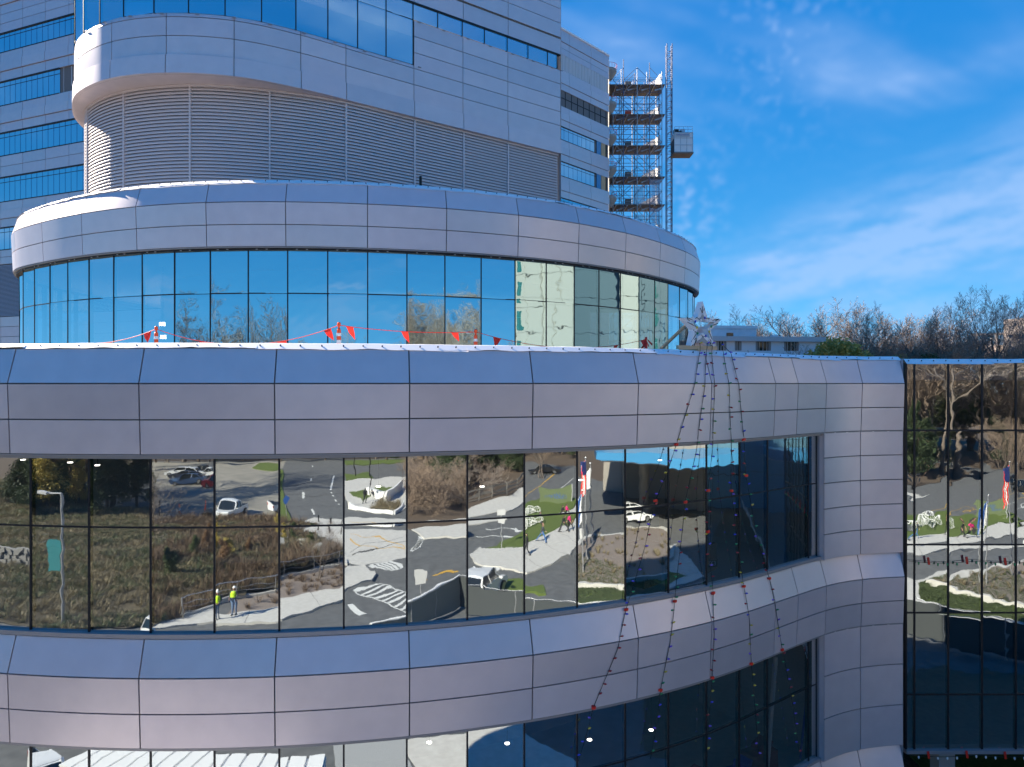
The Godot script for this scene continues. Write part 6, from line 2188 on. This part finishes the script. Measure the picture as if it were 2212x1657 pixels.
	for k in 6:
		var b := Geo.new()
		b.tube(Vector3.ZERO, Vector3(0, 1.0, 0), 0.07, 0.07, 10)
		var o := part("bollard", b, M.black_metal)
		o.position = Vector3(lerpf(-3.6, 1.8, k / 5.0), 0.2, lerpf(41.0, 29.5, k / 5.0))
		tag(o, "black bollard on the concrete abutment", "bollard", "bollards on the abutment")
	# walls
	var wall := func(called: String, label: String, pts: Array, h: float, th: float, m: Material) -> Node3D:
		var t := thing(called, label, "wall", Vector3.ZERO)
		for k in range(0, pts.size() - 2, 2):
			var e := Geo.new()
			e.bar(Vector3(pts[k], h * 0.5, pts[k + 1]), Vector3(pts[k + 2], h * 0.5, pts[k + 3]), th, h)
			part("wall_length", e, m, t)
		return t
	wall.call("garden_wall", "low white wall curving round the mulch bed", [27.4, 4.2, 28.6, 3.0, 29.6, 0.9, 32.0, -2.0, 36, -5, 42, -6.9, 46.5, -6.0], 0.45, 0.32, M.concrete)
	wall.call("planter_wall", "white planter wall at the far pavement corner", [10.3, 56.5, 11.8, 52.1, 16.3, 61.3], 1.3, 0.35, M.white_paint)
	wall.call("kerb_planter", "low white planter kerb with straw grass", [7.0, 49.8, 8.8, 45.4, 10.5, 42.9, 13.5, 48.5], 0.5, 0.3, M.white_paint)
	var sw := thing("stone_wall", "short grey stone block wall on the bank", "wall", Vector3.ZERO)
	for row in 4:
		for k in 9:
			var e := Geo.new()
			e.box(Vector3(-49.5 + 0.72 * k + 0.3 * (row % 2), 0.55 + 0.36 * row, 12.2 + 0.10 * k), Vector3(0.69, 0.33, 0.4 + 0.05 * ((k + row) % 3)))
			part("stone_block", e, M.stone, sw)
	# construction fence with dark cloth
	var fp := [[1.0, 5.5], [6.6, 8.0], [11.0, 11.5], [13.5, 8.2], [15.2, 5.5], [17.5, 2.0], [20.5, -4.0], [24.0, -8.5], [29.0, -12.0], [36.0, -13.5]]
	var ft := thing("construction_fence", "long construction fence hung with dark cloth between road and building", "fence", Vector3.ZERO)
	for k in fp.size() - 1:
		var a := Vector3(fp[k][0], 0, fp[k][1])
		var b := Vector3(fp[k + 1][0], 0, fp[k + 1][1])
		var n := maxi(1, int(a.distance_to(b) / 2.4))
		for q in n:
			var p := a.lerp(b, float(q) / n)
			var e := a.lerp(b, float(q + 1) / n)
			g = Geo.new()
			g.bar(p + Vector3(0, 0.98, 0), e + Vector3(0, 0.98, 0), 0.02, 1.75)
			part("fence_cloth", g, M.fence_green if k < 2 else M.fence_cloth, ft)
			g = Geo.new()
			g.tube(p, p + Vector3(0, 2.0, 0), 0.03, 0.03, 6)
			part("fence_post", g, M.galvanised, ft)
			g = Geo.new()
			g.tube(p + Vector3(0, 1.95, 0), e + Vector3(0, 1.95, 0), 0.025 if k > 1 else 0.09, 0.025 if k > 1 else 0.09, 6)
			part("top_rail", g, M.galvanised if k > 1 else M.white_band, ft)
			if k >= 2:
				g = Geo.new()
				var mid := p.lerp(e, 0.3 + 0.4 * r.randf()) + Vector3(0, r.randf_range(0.9, 1.6), 0.06)
				var nn := (e - p).normalized()
				g.quad(mid - nn * 0.14 + nn.cross(Vector3.UP) * -0.03, mid + nn * 0.14 + nn.cross(Vector3.UP) * -0.03, mid + nn * 0.05 + Vector3(0, 0.28, 0) + nn.cross(Vector3.UP) * -0.03, mid - nn * 0.1 + Vector3(0, 0.2, 0) + nn.cross(Vector3.UP) * -0.03)
				part("torn_flap", g, M.white_band, ft)
	# far wooden fence
	var wf := thing("timber_fence", "dark timber fence along the far path", "fence", Vector3.ZERO)
	var wp := [[34, 41.4], [36.5, 42.0], [39, 42.6], [42.3, 44.2], [45.7, 46.4], [50, 50], [55, 55]]
	for k in wp.size() - 1:
		for y in [0.4, 0.9, 1.4]:
			g = Geo.new()
			g.bar(Vector3(wp[k][0], y, wp[k][1]), Vector3(wp[k + 1][0], y, wp[k + 1][1]), 0.05, 0.2)
			part("fence_board", g, M.planks, wf)
		g = Geo.new()
		g.box(Vector3(wp[k][0], 0.8, wp[k][1]), Vector3(0.14, 1.6, 0.14))
		part("fence_post", g, M.planks, wf)
	# cars
	car("blue_sedan", "blue sedan at the end of the row of parked cars", "sedan", M.car_blue, Vector3(-42.4, 0.02, 71.5), PI - 0.12)
	car("navy_sedan", "dark navy sedan parked behind the blue sedan", "sedan", M.car_navy, Vector3(-44.5, 0.02, 76.0), PI - 0.1)
	car("white_suv", "white sport utility parked behind the navy sedan", "suv", M.car_white, Vector3(-47.0, 0.02, 80.0), PI - 0.1)
	car("black_sedan", "black sedan at the back of the parked row", "sedan", M.car_black, Vector3(-46.5, 0.02, 85.5), PI - 0.1)
	car("silver_pickup", "silver pickup parked nose to nose with the white sport utility", "pickup", M.car_silver, Vector3(-40.2, 0.02, 82.0), 0.1)
	car("white_pickup", "white pickup beside the silver pickup in the parking lot", "pickup", M.car_white, Vector3(-41.8, 0.02, 78.5), PI)
	car("red_car", "small red car alone in the parking lot", "sedan", M.car_red, Vector3(-37.2, 0.02, 69.0), PI - 0.3)
	car("white_pickup_parked", "white pickup facing the bank at the lot's near edge", "pickup", M.car_white, Vector3(-19.2, 0.02, 45.6), PI / 2 + 0.15)
	car("white_pickup_angled", "white pickup with a black load bed beside the verge", "pickup", M.car_white, Vector3(-13.0, 0.02, 49.0), -0.5)
	car("white_car_distant", "white car beside the verge far up the road", "suv", M.car_white, Vector3(-12.0, 0.02, 79.0), -PI / 2)
	car("dark_sedan", "dark sedan driving round the far bend of the road", "sedan", M.car_black, Vector3(64.7, 0.02, 48.5), -2.6)
	car("white_sedan", "white sedan on the drive beyond the mulch bed", "sedan", M.car_white, Vector3(53.6, 0.02, 7.0), 0.55)
	car("white_estate", "white sport utility waiting behind the dark construction fence", "suv", M.car_white, Vector3(16.8, 0.02, 11.2), -0.62)
	car("blue_pickup", "blue pickup waiting at the far crossing", "pickup", M.car_blue, Vector3(23.6, 0.02, 29.2), 1.2)
	car("white_van", "white van parked below the west pavement", "suv", M.car_white, Vector3(-18.3, 0.02, 7.0), 0.25)
	# people
	var dark := Color(0.02, 0.02, 0.025)
	person("worker in yellow vest and white helmet at the railing, hands together", Vector3(-12.75, 0.14, 13.9), PI - 0.2, Color(0.05, 0.05, 0.06), Color(0.05, 0.09, 0.18), dark, 0.05, 0.8, true, "workers by the railing")
	person("worker in open yellow vest and white helmet beside the other worker", Vector3(-12.0, 0.14, 14.7), PI + 0.2, Color(0.09, 0.09, 0.10), Color(0.10, 0.16, 0.28), dark, 0.05, 0.4, true, "workers by the railing")
	person("person in dark jacket and blue jeans striding along the island pavement", Vector3(34.0, 0.14, 18.0), 2.4, Color(0.06, 0.07, 0.08), Color(0.05, 0.14, 0.36), dark, 1.0, 0.2)
	person("person in black walking on the island pavement", Vector3(29.8, 0.14, 15.4), -0.9, dark, Color(0.03, 0.03, 0.035), dark, 0.7, 0.3)
	person("person in bright pink coat walking on the island pavement", Vector3(39.6, 0.14, 20.0), 2.2, Color(0.75, 0.02, 0.20), dark, dark, 0.8, 0.2)
	person("person in dark clothes walking beside the pink coat", Vector3(38.7, 0.14, 19.8), 2.2, dark, dark, Color(0.05, 0.03, 0.02), 0.8, 0.2)
	person("person in white hooded top walking at the far bend", Vector3(54.5, 0.14, 31.0), 2.5, Color(0.75, 0.75, 0.75), Color(0.10, 0.16, 0.28), Color(0.7, 0.7, 0.7), 0.4, 0.5)
	person("person in long black coat by the white planter wall", Vector3(9.2, 0.14, 51.6), 0.5, dark, dark, dark, 0.3, 0.1)
	person("person in dark jacket and pale trousers by the white planter wall", Vector3(10.0, 0.14, 50.6), 0.8, Color(0.03, 0.03, 0.04), Color(0.4, 0.4, 0.4), dark, 0.3, 0.1)
	# poles, signs, posts
	for a in [[-30.2, 7.5, 7.2, 1], [10.4, 55.0, 9.0, 0], [12.6, 77.0, 7.0, 0], [1.0, 47.0, 9.5, 0], [-33.0, 42.0, 2.4, 0]]:
		var t := thing("street_lamp", ["plain black street post on the far side of the road", "pale street lamp pole carrying a teal banner on the bank"][a[3]], "street lamp", Vector3(a[0], 0.1, a[1]), "black street posts" if a[3] == 0 else "")
		g = Geo.new()
		g.tube(Vector3.ZERO, Vector3(0, a[2], 0), 0.11 if a[3] else 0.07, 0.07, 10)
		part("pole", g, M.galvanised if a[3] else M.black_metal, t)
		if a[2] > 5:
			g = Geo.new()
			g.bar(Vector3(0, a[2], 0), Vector3(-0.9, a[2] + 0.05, 0), 0.08, 0.08)
			g.box(Vector3(-1.1, a[2] + 0.03, 0), Vector3(0.7, 0.12, 0.35))
			part("lamp_head", g, M.sign_white if a[3] else M.black_metal, t)
		if a[3]:
			g = Geo.new()
			g.box(Vector3(-0.55, 3.9, 0), Vector3(0.75, 1.7, 0.03))
			part("banner", g, M.sign_teal, t)
	for a in [[9.4, 13.8, 1.9, "sign_white", 0.7, 0.9, "white notice board on a post beside the fence"], [25.6, 21.6, 2.9, "sign_white", 0.6, 0.75, "white road sign on a tall post on the island lawn"], [-6.7, 46.5, 2.1, "sign_blue", 0.6, 0.6, "blue diamond road sign on the verge"], [38.6, 10.4, 1.6, "sign_white", 0.5, 0.9, "slim white sign at the edge of the garden"], [-6.8, 29.5, 1.6, "sign_white", 0.9, 0.7, "small pale notice in the brush of the bank"]]:
		var t := thing("road_sign", a[6], "sign", Vector3(a[0], 0.05, a[1]))
		t.rotation.y = PI + atan2(a[0], a[1] + 20.0)
		g = Geo.new()
		g.tube(Vector3.ZERO, Vector3(0, a[2], 0), 0.035, 0.035, 6)
		part("post", g, M.galvanised, t)
		g = Geo.new()
		g.box(Vector3(0, a[2] - a[5] * 0.5, 0.05), Vector3(a[4], a[5], 0.03), Basis(Vector3.BACK, PI / 4 if a[3] == "sign_blue" else 0.0))
		part("sign_plate", g, M[a[3]], t)
	for a in [[-33.4, 48.0], [-31.4, 49.6]]:
		var t := thing("traffic_cone", "orange traffic cone standing in the parking lot", "cone", Vector3(a[0], 0.02, a[1]), "cones in the parking lot")
		g = Geo.new()
		g.lathe(PackedVector2Array([Vector2(0.2, 0.0), Vector2(0.2, 0.04), Vector2(0.13, 0.05), Vector2(0.03, 0.95 if a[0] < -32 else 1.3), Vector2(0, 0.95 if a[0] < -32 else 1.3)]), Vector3.ZERO, 12)
		part("cone_body", g, M.orange_plastic, t)
		g = Geo.new()
		g.lathe(PackedVector2Array([Vector2(0.10, 0.4), Vector2(0.08, 0.6)]), Vector3.ZERO, 12)
		part("white_band", g, M.white_band, t)
	var bin := thing("wheeled_bin", "black wheeled bin at the near edge of the parking lot", "bin", Vector3(-27.7, 0.02, 41.6))
	g = Geo.new()
	g.prism(v2([-0.5, 0.1, 0.5, 0.1, 0.65, 1.2, -0.6, 1.2]), 1.2, Transform3D.IDENTITY)
	part("bin_body", g, M.black_metal, bin)
	g = Geo.new()
	g.box(Vector3(0, 1.26, 0), Vector3(1.4, 0.1, 1.3), Basis(Vector3.BACK, 0.06))
	part("lid", g, M.black_metal, bin)
	# flagpoles
	for a in [[31.8, 5.4, 5.6, 0], [35.4, 7.5, 7.6, 1], [39.3, 9.7, 6.6, 2]]:
		var t := thing("flagpole", ["shortest silver flagpole at the tip of the mulch bed", "tall silver flagpole flying the striped flag", "silver flagpole furthest into the mulch bed"][a[3]], "flagpole", Vector3(a[0], 0.18, a[1]), "flagpoles in the mulch bed")
		g = Geo.new()
		g.tube(Vector3.ZERO, Vector3(0, a[2], 0), 0.075, 0.04, 10)
		part("pole", g, M.galvanised, t)
		g = Geo.new()
		g.lathe(PackedVector2Array([Vector2(0, -0.11), Vector2(0.08, -0.07), Vector2(0.11, 0), Vector2(0.08, 0.07), Vector2(0, 0.11)]), Vector3(0, a[2] + 0.1, 0), 12)
		part("finial", g, M.rim_metal, t)
		var fl := thing("flag", ["limp blue and white flag on the shortest flagpole", "limp flag with red and white stripes and a starry blue canton", "limp white flag on the flagpole furthest into the bed"][a[3]], "flag", Vector3(a[0], 0.18 + a[2] - 0.2, a[1]))
		var ln := 2.6 if a[3] == 1 else 1.7
		for k in 13:                                     # the cloth hangs in folds: each stripe a fold
			var e := Geo.new()
			var x0 := 0.06 + 0.055 * k
			for q in 8:
				var y0 := -ln * q / 8.0 - 0.03 * k
				var y1 := -ln * (q + 1) / 8.0 - 0.03 * k
				var z0 := 0.09 * sin(k * 1.9 + q * 0.25)
				var z1 := 0.09 * sin((k + 1) * 1.9 + q * 0.25)
				e.quad(Vector3(-x0, y0, z0), Vector3(-x0, y1, z0), Vector3(-x0 - 0.055, y1 - 0.03, z1), Vector3(-x0 - 0.055, y0 - 0.03, z1))
			var m: Material = M.red_plastic if k % 2 == 0 else M.white_band
			if a[3] == 0:
				m = M.sign_blue if k % 3 == 0 else M.white_band
			elif a[3] == 2:
				m = M.white_band
			part("stripe", e, m, fl)
		if a[3] == 1:
			var e := Geo.new()
			e.box(Vector3(-0.36, -0.55, 0.03), Vector3(0.62, 0.95, 0.24))
			part("canton", e, M.flag_blue, fl)
	# wire balls on the island lawn
	for k in 9:
		var t := thing("wire_ball", "white wire ball decoration lying on the island lawn", "decoration", Vector3(35.5 + 1.15 * (k % 5) + 0.5 * (k / 5), 0.12, 22.6 + 1.2 * (k / 5) + 0.5 * (k % 5)), "wire balls on the island lawn")
		var s := 0.34 + 0.12 * (k % 3)
		for q in 6:
			g = Geo.new()
			var bs := Basis(Vector3.UP, PI * q / 6.0)
			for e in 16:
				var a0 := TAU * e / 16.0
				var a1 := TAU * (e + 1) / 16.0
				g.tube(Vector3(0, s, 0) + bs * Vector3(cos(a0), sin(a0), 0) * s, Vector3(0, s, 0) + bs * Vector3(cos(a1), sin(a1), 0) * s, 0.018, 0.018, 4, false)
			part("hoop", g, M.white_band, t)
	# name sign of the hospital by the far bend
	var cs := thing("name_sign", "curved green sign with the word Childrens by the far bend", "sign", Vector3(47.6, 0.12, 29.2))
	cs.rotation.y = atan2(-46.0, -45.0)
	g = Geo.new()
	g.prism(v2([-1.9, 0.0, 1.9, 0.0, 1.9, 1.7, 0.6, 1.45, -0.8, 1.6, -1.9, 2.1]), 0.25, Transform3D.IDENTITY)
	part("sign_body", g, M.sign_green, cs)
	g = Geo.new()
	g.box(Vector3(-1.95, 1.05, 0), Vector3(0.16, 2.1, 0.3))
	part("edge_post", g, M.galvanised, cs)
	var tx := TextMesh.new()
	tx.text = "Children's"
	tx.font_size = 40
	tx.pixel_size = 0.012
	tx.depth = 0.02
	var ff := SystemFont.new()
	ff.font_names = PackedStringArray(["Droid Sans"])
	tx.font = ff
	part("lettering", tx, M.sign_blue, cs).position = Vector3(0.1, 0.8, 0.14)
	build_entrance()
	build_porch_things()

var leaf_kinds := []
func prepare_leaf_trees() -> void:
	for k in 3:
		var r := RandomNumberGenerator.new()
		r.seed = 40 + k
		var blobs := []
		for q in 9:
			var y := lerpf(2.2, 8.8, q / 8.0)
			var w := lerpf(3.0, 1.1, q / 8.0)
			blobs.append([Vector3(r.randfn(0, w * 0.45), y, r.randfn(0, w * 0.45)), Vector3(w * 0.8, 1.5, w * 0.8) * r.randf_range(0.8, 1.2), 1.0 / 9.0])
		var t := Geo.new()
		t.tube(Vector3.ZERO, Vector3(0, 8.5, 0), 0.22, 0.05, 7)
		leaf_kinds.append([t.done(), make_leafy(60 + k, blobs, 5200, 0.30)])

func leaf_tree(kind: int, at: Vector3, height: float, label: String, group: String, m: Material) -> void:
	var t := thing("evergreen_tree", label, "tree", at, group)
	t.scale = Vector3.ONE * height / 10.0
	t.rotation.y = at.x * 1.7
	part("trunk", leaf_kinds[kind][0], M.bark_brown, t)
	part("crown", leaf_kinds[kind][1], m, t)

func build_entrance() -> void:
	# the older wing across the drive: pale panels, green framed windows, recesses with shade put into their dark colour, a blue entrance canopy
	var b := thing("entrance_wing", "pale panelled wing with green framed windows across the drive", "building", Vector3.ZERO)
	var runs := [[26.0, 11.0, "pale_wall", 66.0], [11.0, 3.0, "pale_wall", 66.6], [3.0, -6.0, "pale_wall", 66.0], [-6.0, -32.0, "shaded_wall", 68.0], [-32.0, -43.0, "pale_wall", 66.5], [-43.0, -64.0, "shaded_wall", 68.0]]
	for q in runs:
		var g := Geo.new()
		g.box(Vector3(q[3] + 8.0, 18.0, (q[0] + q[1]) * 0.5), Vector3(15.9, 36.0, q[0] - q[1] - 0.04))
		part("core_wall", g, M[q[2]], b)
		var n := int((q[0] - q[1]) / 3.0)
		for k in n:
			for r in 9:
				var z0: float = q[0] - (q[0] - q[1]) * k / n
				var z1: float = q[0] - (q[0] - q[1]) * (k + 1) / n
				g = Geo.new()
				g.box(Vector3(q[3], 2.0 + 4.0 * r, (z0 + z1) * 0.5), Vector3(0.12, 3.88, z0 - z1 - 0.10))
				part("wall_panel", g, M.brightened_blue_wall if q[2] == "shaded_wall" and r < 3 else M[q[2]], b)
				if (k % 2 == 1) and r > 0 and (q[0] > 20.0 or q[0] == -32.0 or (q[2] == "shaded_wall" and k % 4 == 1)):
					g = Geo.new()
					g.box(Vector3(q[3] - 0.09, 2.0 + 4.0 * r, (z0 + z1) * 0.5), Vector3(0.08, 2.6, 1.5))
					var w := part("window", g, M.green_glass, b)
					g = Geo.new()
					g.box(Vector3(q[3] - 0.15, 2.0 + 4.0 * r, (z0 + z1) * 0.5), Vector3(0.05, 2.6, 0.1))
					g.box(Vector3(q[3] - 0.15, 2.5 + 4.0 * r, (z0 + z1) * 0.5), Vector3(0.05, 0.1, 1.5))
					part("window_bar", g, M.sign_teal, w)
	# north return wall
	var g := Geo.new()
	g.box(Vector3(74.0, 18.0, 26.1), Vector3(15.8, 36.0, 0.2))
	part("return_wall", g, M.pale_wall, b)
	var c := thing("entrance_canopy", "broad blue entrance canopy on columns before the pale wing", "canopy", Vector3.ZERO)
	g = Geo.new()
	g.slab(v2([48, 15, 55, 20, 65.4, 24, 65.4, -20, 56, -14, 49, -2]), 6.2, 7.2)
	part("canopy_roof", g, M.canopy_blue, c)
	g = Geo.new()
	g.slab(v2([48.4, 14.8, 55, 19.6, 65.3, 23.5, 65.3, -19.4, 56, -13.4, 49.4, -1.8]), 6.05, 6.18)
	part("canopy_edge", g, M.white_paint, c)
	for p in [[52, 12], [58, 17], [53, 0], [60, -10], [60, 8]]:
		g = Geo.new()
		g.tube(Vector3(p[0], 0, p[1]), Vector3(p[0], 6.05, p[1]), 0.45, 0.6, 16)
		part("column", g, M.pale_wall, c)

func build_porch_things() -> void:
	# turf and a white bench under the glass link
	plate("porch_turf", [14.4, -22.6, 21.0, -22.6, 21.0, -27.5, 14.4, -27.5], 0.05, M.lawn)
	var t := thing("white_bench", "white slatted bench on the green turf under the curtain wall", "bench", Vector3(15.75, 0.05, -22.5))
	t.rotation.y = 0.2
	for k in 4:
		var g := Geo.new()
		g.box(Vector3(-0.2 + 0.14 * k, 0.45, 0), Vector3(0.12, 0.04, 1.6))
		part("seat_slat", g, M.white_paint, t)
	for e in [[-0.2, -0.7], [0.22, -0.7], [-0.2, 0.7], [0.22, 0.7]]:
		var g := Geo.new()
		g.box(Vector3(e[0], 0.215, e[1]), Vector3(0.06, 0.43, 0.06))
		part("leg", g, M.white_paint, t)
	var sh := make_leafy(123, [[Vector3(0, 0.5, 0), Vector3(0.8, 0.6, 0.7), 1.0]], 900, 0.14)
	var s := thing("brown_shrub", "low brown shrub at the edge of the porch turf", "shrub", Vector3(13.9, 0.02, -22.4))
	part("foliage", sh, M.leaf_dry, s)
